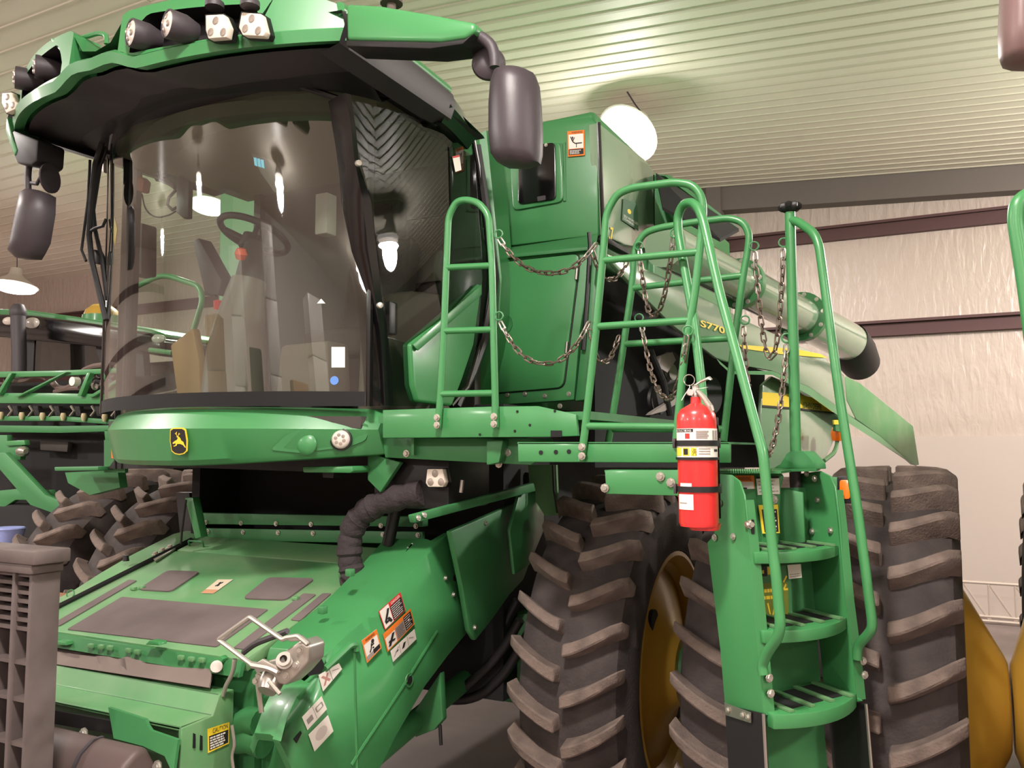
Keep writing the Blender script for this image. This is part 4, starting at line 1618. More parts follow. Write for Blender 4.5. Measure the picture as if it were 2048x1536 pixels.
hr = on_r([(1583, 440), (1597, 444), (1628, 466), (1638, 490), (1645, 540), (1680, 800), (1715, 1020), (1744, 1240), (1744, 1258), (1734, 1272), (1716, 1290), (1714, 1318)], 0.0)
MB().tube(fillet(hr, 0.03, 5), 0.0155, 12).build('ladder_handrail', GREEN, CB)
b = MB()
b.prism(on_r([(1546, 936), (1560, 928), (1572, 908), (1580, 902), (1606, 902), (1618, 914), (1628, 926), (1630, 938)], -0.03), es * 0.05)
b.build('post_foot', GREENM, po, bevel=0.004)
b = MB()
b.prism([on_r([(1530, 938)], -0.1)[0], on_r([(1632, 938)], -0.1)[0], on_r([(1640, 936)], 0.09)[0], on_r([(1545, 936)], 0.09)[0]], (0, 0, -0.008))
b.build('post_base', GREENM, po)
MB().tube(on_r([(1590, 938), (1592, 980)], -0.02), 0.02, 12).build('pivot_pin', DARKG, po)
# rubber mud flaps under the ladder sides with rope edges and clamp plates
for (pts, fn, off) in (([(1450, 1410), (1527, 1428), (1534, 1560), (1458, 1560)], on_l, -0.01), ([(1654, 1400), (1732, 1408), (1745, 1560), (1668, 1560)], on_r, 0.02)):
    b = MB().prism(fn(pts, off), es * 0.008)
    fo = b.build('mud_flap', BLACK, ladder)
    MB().tube([fn([pts[1]], off)[0], fn([pts[2]], off)[0]], 0.005, 6).build('flap_edge', STEEL, fo)
b = MB().prism(on_l([(1450, 1405), (1503, 1425), (1503, 1446), (1453, 1430)], -0.014), -es * 0.003)
cl = b.build('clamp_plate', STEEL, ladder, label='zinc clamp strip with three bolts')
for p in ((1456, 1420), (1485, 1430), (1496, 1434)):
    bolt(on_l([p], -0.018)[0], -es, cl, 0.7)
# stickers at the ladder's head
decal('warning_decal', US([(1470, 951), (1508, 951), (1514, 1024), (1487, 1024)], y=2.897), [
    (ORANGE, R(0, 0, 1, 0.17)), (ORANGE, R(0, 0, 0.05, 1)), (ORANGE, R(0.95, 0, 1, 1)), (ORANGE, R(0, 0.97, 1, 1)), (BLACKP, R(0.05, 0.64, 0.95, 0.97))] +
    lines(WHITE, 0.1, 0.68, 0.9, 0.94, 5, 2) + stick(BLACKP, [((0.3, 0.35), (0.55, 0.35)), ((0.45, 0.45), (0.75, 0.55)), ((0.3, 0.6), (0.7, 0.6))], 0.02),
    hp, WHITE, 'orange and white warning sticker', [('WARNING', 0.15, 0.03, 0.85, 0.14, BLACKP)])
decal('instruction_decal', US([(1512, 953), (1558, 952), (1560, 988), (1516, 990)], y=2.895), [(BLACKP, R(0, 0, 1, 0.12))] + lines(GREYP, 0.08, 0.2, 0.95, 0.95, 4, 5, 0.25), hp, WHITE, 'white instruction sticker')
decal('caution_decal', US([(1517, 1010), (1556, 1009), (1560, 1066), (1525, 1067)], y=2.893), [(DECY, R(0, 0, 1, 1)), (BLACKP, R(0.14, 0.16, 0.94, 0.96))] + lines(WHITE, 0.36, 0.2, 0.9, 0.92, 7, 8), hp, DECY, 'yellow and black sticker')
q_ = [U(*p, pl=(LO - ec * 0.135 + es * 0.2, (ec * 1.0 + es * -0.2).normalized())) for p in ((1508, 1133), (1580, 1131), (1584, 1232), (1516, 1240))]
decal('manual_decal', q_, [(BLACKP, R(0, 0, 0.34, 0.19))] + lines(DECY, 0.04, 0.04, 0.32, 0.17, 1, 2) + [(DECY, R(0.35, 0.01, 0.62, 0.16)), (mat('olive_print', (110, 120, 30), 0.6), R(0.0, 0.32, 0.9, 0.98))] +
      lines(DECY, 0.03, 0.4, 0.6, 0.66, 2, 4) + stick(DECY, [((0.85, 0.36), (0.78, 0.46)), ((0.88, 0.2), (0.78, 0.32)), ((0.78, 0.46), (0.9, 0.46)), ((0.3, 0.7), (0.36, 0.95)), ((0.5, 0.75), (0.42, 0.95)), ((0.65, 0.7), (0.75, 0.9))], 0.02), ladder, GREENM, 'green and yellow printed panel behind the steps')
q_ = [U(*p, pl=(LO - ec * 0.13 + es * 0.2, (ec * 1.0 + es * -0.2).normalized())) for p in ((1574, 1130), (1601, 1128), (1603, 1155), (1577, 1158))]
decal('white_tag', q_, lines(GREYP, 0.1, 0.62, 0.9, 0.95, 2, 3, 0.3), ladder, WHITE, 'small white paper tag')

# chains between the rails
Y1, Y2, Y3 = yb - 0.03, 2.77, 3.14
cA = lambda p, yy: U(*p, y=yy)
for (p, yy) in (((997, 468), Y1), ((998, 632), Y1), ((1278, 492), Y3), ((1278, 636), Y3), ((1508, 492), Y3), ((1490, 640), Y3)):
    eye(cA(p, yy), CB)
chain(cA((999, 478), Y1), cA((1192, 488), Y2), (1092, 546))
chain(cA((1001, 645), Y1), cA((1178, 645), Y2), (1088, 727))
chain(cA((1184, 500), Y2 + .1), cA((1254, 522), Y3), (1215, 558), False)
chain(cA((1180, 660), Y2 + .1), cA((1237, 672), Y3), (1203, 724), False)
A2 = on_l([(1347, 474)], -0.02)[0]
chain(cA((1279, 500), Y3), A2, (1306, 631))
eye(on_l([(1350, 466)], -0.02)[0], CB)
chain(cA((1283, 648), Y3), cA((1374, 672), 2.745), (1331, 796))
eye(cA((1376, 661), 2.745), CB)
chain(cA((1509, 505), Y3), on_r([(1567, 500)], -0.02)[0], (1541, 713))
eye(on_r([(1567, 485)], -0.02)[0], CB)
eye(on_r([(1573, 676)], -0.02)[0], CB)
chain(cA((1487, 655), Y3), cA((1498, 770), Y3 - .1), (1495, 768), False)
chain(on_r([(1573, 690)], -0.02)[0], on_l([(1523, 874)], 0.05)[0], (1546, 888))

# ---- feeder house
FX0, FX1 = -3.66, -2.36
f0, f1 = Vector((0, 2.415, 1.193)), Vector((0, 3.34, 1.475))
fd = (f1 - f0)
FN = Vector((0, -fd.z, fd.y)).normalized()
FPL = (f0, FN)
FO = lambda pts, off=0.0: [U(*p, pl=(f0 + FN * off, FN)) for p in pts]
b = MB()
b.prism([(FX0 - .02, f0.y, f0.z), (FX1, f0.y, f0.z), (FX1, f0.y + fd.y * .875, f0.z + fd.z * .875), (FX0 - .02, f0.y + fd.y * .875, f0.z + fd.z * .875)], -FN * 0.05)
deck = b.build('feeder_deck', GREEND, CB, bevel=0.006)
b = MB()
s0, s1 = f0 + fd * 0.883, f0 + fd * 1.08
b.prism([(FX0, s0.y, s0.z), (FX1, s0.y, s0.z), (FX1, s1.y, s1.z), (FX0, s1.y, s1.z)], -FN * 0.05)
b.build('feeder_rear_deck', GREEND, CB, bevel=0.004)
b = MB()
b.prism([(FX0, 2.48, 0.70), (FX0, 2.46, 1.14), (FX0, 3.6, 1.50), (FX0, 3.9, 1.0)], (FX1 - FX0, 0, 0))
b.build('feeder_body', GREENM, CB)


def pad(pts, name='grip_pad', r=0.012, m=None, th=0.004, label=None):
    return MB().prism(fillet(FO(pts, 0.0005), r, 3, True), FN * th).build(name, m or PAD, deck, label)


pad([(244, 1195), (537, 1220), (433, 1295), (134, 1260)], r=0.01)
pad([(258, 1160.5), (274, 1162), (119, 1253), (98, 1253)], r=0.008)
pad([(335, 1143), (401, 1145), (342, 1185), (276, 1181)], r=0.03, th=0.007)
pad([(537, 1157), (631, 1159), (572, 1202), (485, 1199)], r=0.03, th=0.007)
pad([(607, 1188), (633, 1190), (488, 1300), (467, 1297)], r=0.008)
pad([(645, 1188), (663, 1188), (600, 1243), (581, 1241)], r=0.008)
q_ = FO([(436, 1160), (466, 1160), (427, 1188), (402, 1187)], 0.001)
decal('warning_decal', q_, [(mat('faded_orange', (176, 130, 96), 0.7), R(0, 0.72, 1, 1)), (mat('faded_white', (190, 176, 152), 0.7), R(0, 0, 1, 0.7)), ] + stick(BLACKP, [((0.4, 0.2), (0.6, 0.5)), ((0.6, 0.2), (0.4, 0.5))], 0.06), deck, WHITE, 'faded warning sticker in the middle of the feeder deck')
# raised lugs and latch hardware on the deck
for p in ((592, 1200), (285, 1178), (268, 1180)):
    b = MB().box(FO([p])[0] + FN * 0.008, (0.03, 0.02, 0.016))
    b.build('deck_clip', GREEND, deck, bevel=0.003)
MB().tube(fillet([FO([(379, 1092)])[0], FO([(379, 1092)])[0] + FN * 0.03, FO([(407, 1094)])[0] + FN * 0.03, FO([(407, 1094)])[0]], 0.008), 0.005, 8).build('deck_handle', GREENM, deck)
b = MB()
q_ = FO([(305, 1120), (345, 1096), (352, 1100), (312, 1126)])
b.prism(q_, FN * 0.012)
hg = b.build('hinge_plate', STEEL, deck, bevel=0.003)
for p in ((312, 1113), (326, 1105), (341, 1099)):
    bolt(FO([p])[0] + FN * 0.012, FN, hg, 1.5)
# far side rail of the feeder house
b = MB()
sx_ = US([(52, 1252), (57, 1238), (80, 1216), (141, 1188), (200, 1150), (260, 1115), (345, 1072), (385, 1062)], x=-3.9)
sx_ = [p + Vector((0, 0, 0.012)) for p in sx_]
b.prism(sx_ + [Vector((-3.9, 3.7, 0.9)), Vector((-3.9, 2.5, 0.75))], (0.2, 0, 0.0))
sr = b.build('feeder_side_shield', GREEND, CB, bevel=0.008)
MB().bb((-3.80, 3.45, 1.0), (-3.74, 4.3, 2.05)).build('throat_shade_panel', PIT_M, CB)  # added black plate standing for the deep shade beneath the cab
b = MB()
b.tube([(-3.682, 2.5, 1.222), (-3.682, 2.9, 1.345), (-3.682, 3.35, 1.482)], 0.016, 6)
b.build('side_gap', BLACK, sr)
e_ = eye(U(141, 1188, x=-3.84), sr, (0.3, -1, 0.3), 0.02)
bolt(U(109, 1203, x=-3.84), (0, -0.3, 1), sr)
MB().lathe([(0, 0), (0.016, 0), (0.012, 0.03), (0, 0.03)], U(252, 1122, x=-3.8), (0, 0, 1), 10).build('knob', BLACK, sr)
# riser behind the deck with its bolt rows
yr = s1.y + 0.02
b = MB()
b.prism(US([(389, 1056), (845, 1064), (845, 1088), (389, 1080)], y=yr), (0, 0.02, 0))
ra_ = b.build('feeder_riser', GREENM, CB, bevel=0.002)
b = MB()
b.prism(US([(389, 1026), (845, 1034), (845, 1054), (389, 1048)], y=yr - 0.02), (0, 0.05, 0))
rb_ = b.build('feeder_riser', GREENM, CB, bevel=0.003)
for k in range(7):
    bolt(U(412 + 70 * k, 1045 + 1.2 * k, y=yr - 0.022), (0, -1, 0), rb_, 1.0)
    bolt(U(416 + 70 * k, 1063 + 1.2 * k, y=yr - 0.002), (0, -1, 0), ra_, 1.0)
b = MB()
b.prism([(-3.7, yr + 0.7, 1.4), (-2.05, yr + 0.7, 1.4), (-2.05, yr + 0.7, 2.05), (-3.7, yr + 0.7, 2.05)], (0, 0.02, 0))
b.build('throat_panel', GREENM, CB)
b = MB()
b.prism(US([(369, 995), (385, 995), (402, 1074), (390, 1078)], y=3.22), (0, 0.05, 0))
b.build('cab_support', GREEN, CB, bevel=0.005)
b = MB()
b.prism(US([(352, 985), (378, 985), (390, 1078), (380, 1085), (360, 1070)], y=3.5), (0, 0.05, 0))
b.build('side_wall', BLACK, CB)
MB().tube(US([(372, 1000), (364, 1060), (362, 1088)], y=3.2), 0.006, 6).build('cable', BLACK, CB)

# front frame: angled cover, ledge and side plate
prof = [(2.405, 1.084), (2.335, 1.082), (2.305, 1.015), (2.165, 1.010), (2.165, 0.998), (2.30, 0.985), (2.34, 0.60), (2.405, 0.60)]
b = MB()
b.prism([(-3.9, y_, z_) for y_, z_ in prof], (1.49, 0, 0))
b.prism([(-2.41, y_, z_) for y_, z_ in ((2.405, 1.084), (2.335, 1.082), (2.305, 1.015), (2.165, 1.010), (2.165, 0.72), (2.20, 0.60), (2.405, 0.60))], (0.01, 0, 0))
ff = b.build('feeder_front_frame', GREEND, CB, bevel=0.006)
# dark flange and tab under the ledge
P2 = lambda px, py: U(px, py, y=2.16)
b = MB()
b.prism([P2(*p) for p in ((222, 1413), (296, 1437), (301, 1450), (309, 1459), (364, 1477), (368, 1540), (345, 1506), (300, 1487), (241, 1472))], (0, -0.012, 0))
for i, p in enumerate(b.v):
    b.v[i] = p + Vector((0, -0.28 * max(0, 1.0 - p.z), 0))
b.build('front_tab', GREENM, ff)
MB().prism([P2(*p) for p in ((-40, 1392), (225, 1440), (238, 1468), (-40, 1420))], (0, -0.01, 0)).build('front_seal', BLACK, ff)
bolt(P2(183, 1462) + Vector((0, -0.03, 0)), (0, -1, 0.2), ff, 1.6)
bolt(P2(330, 1527) + Vector((0, -0.03, 0)), (0, -1, 0.2), ff, 1.6)
for p in ((388, 1482), (402, 1486)):
    q_ = [(p[0] - 2, p[1] - 16), (p[0] + 2, p[1] - 14), (p[0] + 2, p[1] + 14), (p[0] - 3, p[1] + 14)]
    MB().prism(US(q_, x=-2.399), (0.003, 0, 0)).build('slot', PIT_M, ff)
decal('caution_decal', US([(414, 1458), (458, 1444), (457, 1487), (415, 1506)], x=-2.398), [(BLACKP, R(0.06, 0.32, 0.95, 0.93))] + lines(WHITE, 0.1, 0.36, 0.9, 0.9, 5, 9, 0.62), ff, DECY, 'yellow CAUTION sticker on the front frame', [('CAUTION', 0.22, 0.05, 0.92, 0.25, BLACKP)])
MB().lathe([(0, 0), (0.008, 0), (0.008, 0.004), (0, 0.004)], Vector((-2.43, 2.19, 1.0105)), (0, 0, 1), 10).build('corner_hole', PIT_M, ff)
# row of teeth and lugs under the deck's front edge
b = MB()
b.prism([(FX0, 2.40, 1.185), (FX1, 2.40, 1.185), (FX1, 2.385, 1.135), (FX0, 2.385, 1.135)], (0, 0.02, 0))
tl = b.build('deck_front_rail', GREENM, CB)
for p in ((88, 1277), (107, 1279), (182, 1290), (202, 1292), (220, 1294), (257, 1299), (275, 1302), (362, 1313), (383, 1316), (404, 1318)):
    MB().box(U(p[0], p[1] + 2, y=2.38), (0.026, 0.016, 0.018)).build('cleat', GREEND, tl, bevel=0.003)
for x_ in (112, 298):
    b = MB().prism(US([(x_, 1281), (x_ + 18, 1284), (x_ + 20, 1291), (x_ - 8, 1290)], y=2.36), (0, 0.04, 0))
    b.build('hinge_tab', GREEN, tl, bevel=0.003)
# rubber sealing flap, rippled
rows = []
for k in range(49):
    t = k / 48
    xp = 40 + (419 - 40) * t
    ytop = 1292 + (1322 - 1292) * t
    ybot = 1318 + (1376 - 1318) * t
    bulge = 0.018 * (max(0, 1 - abs(xp - 118) / 26) + max(0, 1 - abs(xp - 262) / 30) * 1.2 + 0.9 * max(0, 1 - abs(xp - 212) / 22) + max(0, 1 - abs(xp - 78) / 18)) * (1 + 0.3 * sin(xp * 0.2))
    top = U(xp, ytop, y=2.41)
    bot = U(xp, ybot, y=2.335)
    rows.append([top + Vector((0, 0.02, 0)), top.lerp(bot, 0.25) + Vector((0, 0.0 - bulge, bulge * .5)), top.lerp(bot, 0.6) + Vector((0, 0.01 - bulge, -bulge * .3)), bot + Vector((0, -0.002, 0.002))])
b = MB().grid(rows)
b.grid([[p + Vector((0, 0.004, -0.004)) for p in r_] for r_ in rows])
b.build('sealing_flap', FLAPM, CB)
# black ribbed roller guard in front
b = MB()
rows = []
for k in range(13):
    a_ = radians(-60 + 170 * k / 12)
    rows.append((0.13 * sin(a_), 0.13 * cos(a_)))
pf = [(2.15, 0.90), (2.10, 0.985), (2.06, 0.985), (2.01, 0.95), (1.98, 0.90), (1.96, 0.83), (1.97, 0.70), (2.15, 0.60)]
b.prism([(-3.9, y_, z_ - 0.03) for y_, z_ in pf], (1.41, 0, 0))
rg = b.build('roller_guard', mat('guard_plastic', (88, 73, 70), 0.55, var=0.2, scale=6), CB, bevel=0.03, seg=3)
for x_ in (-3.3, -3.0, -2.72):
    MB().prism([(x_, y_ - 0.006, z_ - 0.026) for y_, z_ in pf[1:7]] + [(x_, 2.1, 0.7)], (0.014, 0, 0)).build('guard_rib', DARKG, rg)

# ---- side shield on the machine's left
SX = -2.05
so = [(899, 1066), (869, 1084), (823, 1140), (771, 1199), (735, 1236), (700, 1262), (672, 1290), (649, 1314), (642, 1345), (618, 1368), (593, 1394), (574, 1435), (558, 1481), (565, 1495), (585, 1540), (600, 1640), (712, 1640), (760, 1536), (790, 1475), (850, 1372), (895, 1312), (937, 1262), (931, 1220), (925, 1180), (912, 1120)]
oy = [U(*p, x=SX) for p in so]
b = MB()
b.prism(oy, (-0.03, 0, 0))
# top of the shield: a skirt running inwards and rising a little
tops = oy[0:14]
def skirt(ps, w):
    b.grid([[p, p + Vector((-0.05, 0.01, 0.010)), p + Vector((-w, 0.02, 0.0)), p + Vector((-w - 0.02, 0.02, -0.05))] for p in ps])


skirt(oy[1:9], 0.28)
skirt(oy[9:14], 0.13)
sh = b.build('side_shield', GREEN, CB, bevel=0.012, seg=3, sharp=50)
MB().tube(US([(872, 1262), (800, 1378), (719, 1499), (700, 1530)], x=SX - 0.007), 0.012, 8, flat=1).build('pressed_ridge', GREEN, sh)
MB().tube(US([(706, 1292), (708, 1400), (712, 1540)], x=SX - 0.006), 0.010, 8).build('pressed_ridge', GREEN, sh)
MB().tube(fillet(US([(649, 1338), (690, 1300), (700, 1290), (712, 1290), (712, 1302)], x=SX + 0.004), 0.015), 0.014, 8).build('pressed_lip', GREEN, sh)
c = U(818, 1360, x=SX + 0.001)
MB().lathe([(0, 0.001), (0.022, 0.001), (0.028, 0.004), (0.03, 0)], c, (1, 0, 0), 18).build('tool_hole', GREENM, sh)
MB().lathe([(0, 0), (0.017, 0), (0.017, 0.003), (0, 0.003)], c + Vector((0.002, 0, 0)), (1, 0, 0), 16).build('tool_hole_core', PIT_M, sh)
MB().prism(US([(586, 1478), (600, 1462), (602, 1466), (592, 1486)], x=SX + 0.001), (0.004, 0, 0)).build('slot', PIT_M, sh)
for p in ((891, 1156), (907, 1189), (816, 1240)):
    bolt(U(*p, x=SX), (1, 0, 0), sh)
MB().lathe([(0, 0), (0.016, 0), (0.016, 0.004), (0, 0.004)], U(909, 1155, x=SX), (1, 0, 0), 14).build('hole', PIT_M, sh)
# dark recess where the coupler sits
b = MB()
b.prism([U(*p, x=SX + 0.002) for p in ((612, 1342), (640, 1312), (648, 1330), (642, 1346), (616, 1352))], (0.003, 0, 0))
b.build('coupler_recess', PIT_M, sh)
for p in ((645, 1230), (700, 1155)):
    b = MB().box(U(*p, x=SX - 0.15) + Vector((0, 0, 0.02)), (0.03, 0.03, 0.03))
    b.build('shield_stud', GREENM, sh, bevel=0.004)
MB().tube(US([(815, 1095), (826, 1102), (836, 1090), (824, 1088)], x=SX - 0.1), 0.004, 6).build('spring_clip', STEEL, sh)
MB().prism(US([(812, 1104), (822, 1090), (838, 1084), (842, 1090), (828, 1100), (816, 1110)], x=SX - 0.1), (0.0, 0, 0.004)).build('latch_slot', PIT_M, sh)
decal('danger_decal', US([(756, 1223), (800, 1184), (810, 1220), (769, 1260)], x=SX + 0.004), [
    (REDP, R(0, 0, 1, 1)), (WHITE, R(0.03, 0.03, 0.42, 0.97)), (BLACKP, R(0.44, 0.22, 0.97, 0.97))] + lines(WHITE, 0.47, 0.26, 0.95, 0.95, 7, 11, 0.3) +
    stick(BLACKP, [((0.12, 0.7), (0.3, 0.35)), ((0.3, 0.35), (0.36, 0.2)), ((0.1, 0.75), (0.36, 0.75)), ((0.25, 0.6), (0.35, 0.9))], 0.05), sh, REDP, 'red and white DANGER sticker', [('DANGER', 0.52, 0.05, 0.92, 0.18, WHITE)])
decal('warning_decal', US([(765, 1268), (820, 1217), (828, 1248), (774, 1304)], x=SX + 0.004), [
    (ORANGE, R(0, 0, 1, 1)), (WHITE, R(0.03, 0.3, 0.36, 0.95)), (GREYP, R(0.38, 0.25, 0.7, 0.95)), (BLACKP, R(0.7, 0.12, 0.97, 0.92))] + lines(WHITE, 0.72, 0.16, 0.95, 0.9, 6, 12, 0.3) + lines(BLACKP, 0.4, 0.3, 0.68, 0.92, 7, 13, 0.3) +
    stick(BLACKP, [((0.1, 0.85), (0.2, 0.6)), ((0.2, 0.6), (0.3, 0.35)), ((0.1, 0.6), (0.3, 0.75))], 0.045), sh, ORANGE, 'orange warning sticker with a black text block')
decal('pictogram_decal', US([(780, 1302), (828, 1258), (832, 1278), (785, 1324)], x=SX + 0.004), [(GREYP, R(0.33, 0.05, 0.345, 0.95)), (GREYP, R(0.66, 0.05, 0.675, 0.95))] +
      stick(BLACKP, [((0.18, 0.4), (0.26, 0.5)), ((0.45, 0.7), (0.55, 0.3))], 0.05) + stick(GREYP, [((0.08, 0.7), (0.3, 0.2)), ((0.72, 0.3), (0.9, 0.6))], 0.02), sh, WHITE, 'narrow white pictogram sticker')
decal('warning_decal', US([(722, 1281), (752, 1258), (762, 1296), (733, 1326)], x=SX + 0.004), [
    (ORANGE, R(0, 0, 1, 0.24)), (ORANGE, R(0, 0, 0.06, 1)), (ORANGE, R(0.94, 0, 1, 1)), (ORANGE, R(0, 0.95, 1, 1)), (GREYP, R(0.06, 0.76, 0.5, 0.95)), (BLACKP, R(0.5, 0.72, 0.94, 0.93))] +
      stick(BLACKP, [((0.5, 0.4), (0.42, 0.62)), ((0.42, 0.62), (0.3, 0.72)), ((0.45, 0.5), (0.65, 0.5)), ((0.5, 0.62), (0.6, 0.66))], 0.035, (0.6, 0.36, 0.1)), sh, WHITE, 'small orange framed warning sticker', [('WARNING', 0.2, 0.06, 0.8, 0.18, BLACKP)])
decal('pictogram_decal', US([(636, 1350), (677, 1326), (683, 1338), (645, 1383)], x=SX + 0.004), [(GREYP, R(0.49, 0, 0.52, 1))] + stick(mat('pale_red_print', (180, 130, 120), 0.6), [((0.12, 0.2), (0.4, 0.8)), ((0.4, 0.2), (0.12, 0.8))], 0.05) + stick(GREYP, [((0.6, 0.3), (0.9, 0.6))], 0.03), sh, WHITE, 'white sticker with a crossed out symbol')
decal('pictogram_decal', US([(603, 1434), (642, 1392), (653, 1418), (614, 1460)], x=SX + 0.004), [(GREYP, R(0.5, 0.05, 0.515, 0.95)), (GREYP, R(0.1, 0.4, 0.38, 0.75))] + stick(GREYP, [((0.6, 0.3), (0.9, 0.3)), ((0.9, 0.3), (0.9, 0.6)), ((0.6, 0.6), (0.9, 0.6)), ((0.6, 0.3), (0.6, 0.6))], 0.03), sh, WHITE, 'upper white pictogram sticker near the shield nose')
decal('pictogram_decal', US([(616, 1469), (655, 1430), (666, 1462), (628, 1503)], x=SX + 0.004), [(mat('light_grey_print', (200, 190, 184), 0.6), [(0.5 + 0.3 * cos(k * pi / 6), 0.5 + 0.3 * sin(k * pi / 6)) for k in range(12)])], sh, WHITE, 'lower white pictogram sticker near the shield nose')

# dark shields behind, under the landing
b = MB()
b.prism(US([(902, 1062), (940, 1046), (1045, 1000), (1082, 1008), (1089, 1030), (1086, 1062), (1066, 1110), (1048, 1160), (1020, 1190), (985, 1240), (952, 1282), (940, 1262), (925, 1170)], x=-1.96), (-0.03, 0, 0))
ds = b.build('rear_shield', GREENM, CB, bevel=0.01)
bolt(U(949, 1255, x=-1.96), (1, 0, 0), ds)
bolt(U(971, 1046, x=-1.96), (1, 0, 0), ds)
b = MB()
b.prism(US([(1040, 985), (1080, 980), (1089, 1000), (1089, 1060), (1060, 1130), (1030, 1150), (1020, 1060)], x=-1.90), (-0.02, 0, 0))
b.build('wheel_fender', GREEN, CB, bevel=0.008)
b = MB()
b.prism(US([(828, 1030), (1068, 966), (1072, 982), (832, 1046)], x=-1.84), (-0.03, 0, 0))
br = b.build('brace', GREENM, CB, bevel=0.005)
for p in ((848, 1030), (836, 1036)):
    bolt(U(*p, x=-1.838), (1, 0, 0.5), br)
MB().prism(US([(1060, 945), (1082, 945), (1076, 976), (1060, 972)], x=-1.95), (-0.05, 0, 0)).build('brace_bracket', BLACK, br)
b = MB()
b.prism(US([(1056, 930), (1112, 930), (1116, 1030), (1090, 1032), (1060, 985)], y=3.95), (0, 0.02, 0))
b.build('inner_panel', GREEND, CB)
MB().tube(US([(1106, 930), (1108, 980), (1115, 1026)], y=3.93), 0.006, 6).build('cable', BLACK, CB)
# platform underside: supports, valve block with its white light
b = MB()
b.prism(US([(735, 905), (800, 925), (760, 985), (735, 960)], y=2.98), (0, 0.03, 0))
b.build('cab_gusset', GREENM, CB, bevel=0.004)
b = MB()
b.bb((-2.25, 3.04, 1.72), (-1.86, 3.4, 1.97))
vb = b.build('valve_block', BLACK, CB, bevel=0.02)
ledp = [(854, 938), (885, 938), (890, 965), (885, 974), (856, 974), (851, 966)]
led_light(ledp, 2.98, vb, [(870, 947), (861, 964), (882, 964)])
MB().tube(US([(925, 960), (922, 985)], y=3.02), 0.008, 8).build('valve_pin', STEEL, vb)
# wrapped hose bundle
hz = [(846, 985), (804, 992), (762, 1005), (730, 1022), (706, 1050), (698, 1090), (700, 1125), (706, 1150), (693, 1166)]
pts = fillet(US(hz, y=3.04), 0.08, 4)
rad = [0.054 + 0.004 * sin(i * 2.1) + 0.003 * sin(i * 5.3) - (0.02 if i > len(pts) - 3 else 0) for i in range(len(pts))]
MB().tube(pts, rad, 16).build('hose_bundle', mat('hose_sleeve', (50, 42, 44), 0.85, bump=0.8, bscale=45), CB, label='black fabric sleeved hose bundle drooping onto the deck')
MB().tube(fillet(US([(800, 975), (790, 1020), (782, 1060), (776, 1090)], y=3.2), 0.05), 0.028, 12).build('hydraulic_hose', BLACK, CB)
MB().tube(fillet(US([(880, 985), (850, 1010), (830, 1000), (806, 1000)], y=3.2), 0.05), 0.02, 12).build('hydraulic_hose', BLACK, CB)
for k, hz in enumerate(([(1040, 1240), (1000, 1310), (930, 1375), (885, 1385)], [(1060, 1260), (1010, 1350), (950, 1400), (880, 1400)], [(1035, 1200), (990, 1290), (930, 1340), (890, 1350)])):
    MB().tube(fillet(US(hz, y=3.7 + 0.05 * k), 0.1), 0.024, 10).build('hydraulic_hose', BLACK, CB)
b = MB()
b.prism(US([(830, 1420), (880, 1345), (885, 1440), (868, 1460), (830, 1475)], y=3.3), (0, 0.04, 0))
b.build('lift_cylinder_bracket', GREENM, CB, bevel=0.005)
MB().tube([Vector((-2.2, 2.6, 0.62)), Vector((-2.2, 3.9, 0.85))], 0.05, 14).build('lift_cylinder', GREENM, CB)
MB().tube(US([(880, 1450), (882, 1490)], y=3.3), 0.008, 6).build('stay_rod', BLACK, CB)
# folding steps left and right of the fascia
for (q_, yy) in ((([(605, 934), (704, 932), (706, 942), (700, 946), (606, 945)]), 2.86), (([(108, 934), (196, 933), (196, 941), (109, 942)]), 3.0)):
    b = MB().prism(US(q_, y=yy), (0, 0.16, 0))
    b.build('cab_step', GREENM if yy > 2.9 else GREEN, CB, bevel=0.005)
MB().prism(US([(645, 945), (668, 945), (666, 956), (646, 955)], y=2.9), (0, 0.05, 0)).build('step_bracket', BLACK, CB)
b = MB()
b.prism(US([(130, 945), (235, 940), (240, 975), (180, 990), (136, 966)], y=3.2), (0, 0.05, 0))
b.build('side_frame', GREENM, CB)
b = MB()
b.prism(US([(215, 938), (400, 936), (520, 940), (700, 946), (740, 940), (740, 905), (240, 905)], y=3.06), (0, 0.5, 0))
b.build('cab_base', BLACK, CB)
b = MB()
b.prism(US([(222, 893), (246, 893), (246, 917), (222, 917)], y=2.97), (0, 0.03, 0))
b.build('amber_lamp', AMBER, CB, bevel=0.004, label='amber marker lamp')
b = MB()
b.prism(US([(208, 880), (250, 880), (250, 945), (208, 945)], y=3.09), (0, 0.02, 0))
b.build('lamp_bracket', GREENM, CB)
for x_ in (231, 243):
    MB().tube(US([(x_, 917), (x_, 938)], y=3.06), 0.008, 8).build('lamp_pin', BLACK, CB)

# ---- multi coupler with its loop handle
yc = 2.20
b = MB()
hd = fillet(US([(590, 1330), (520, 1330), (437, 1280), (440, 1277), (500, 1234), (565, 1277)], y=yc), 0.006, 3)
loop = US([(505, 1330), (437, 1279), (500, 1234), (565, 1279), (574, 1275), (596, 1272), (612, 1285), (616, 1289)], y=yc)
cp = MB().tube(fillet(loop, 0.006, 3), 0.0085, 8).build('coupler_handle', ALU, CB, label='silver loop handle of the hydraulic coupler')
b = MB()
b.prism(US([(524, 1325), (548, 1318), (600, 1280), (616, 1292), (614, 1325), (590, 1352), (568, 1372), (556, 1368), (540, 1352)], y=yc + 0.02), (0, 0.09, 0))
cb_ = b.build('coupler_block', ALU, CB, bevel=0.01, seg=3, label='cast aluminium coupler block')
MB().lathe([(0.012, 0.055), (0.022, 0.055), (0.022, 0.02), (0.028, 0.02), (0.03, 0), (0.0, 0)], U(570, 1322, y=yc + 0.02), (0.55, -0.75, 0.35), 20).build('coupler_port', STEEL, cb_)
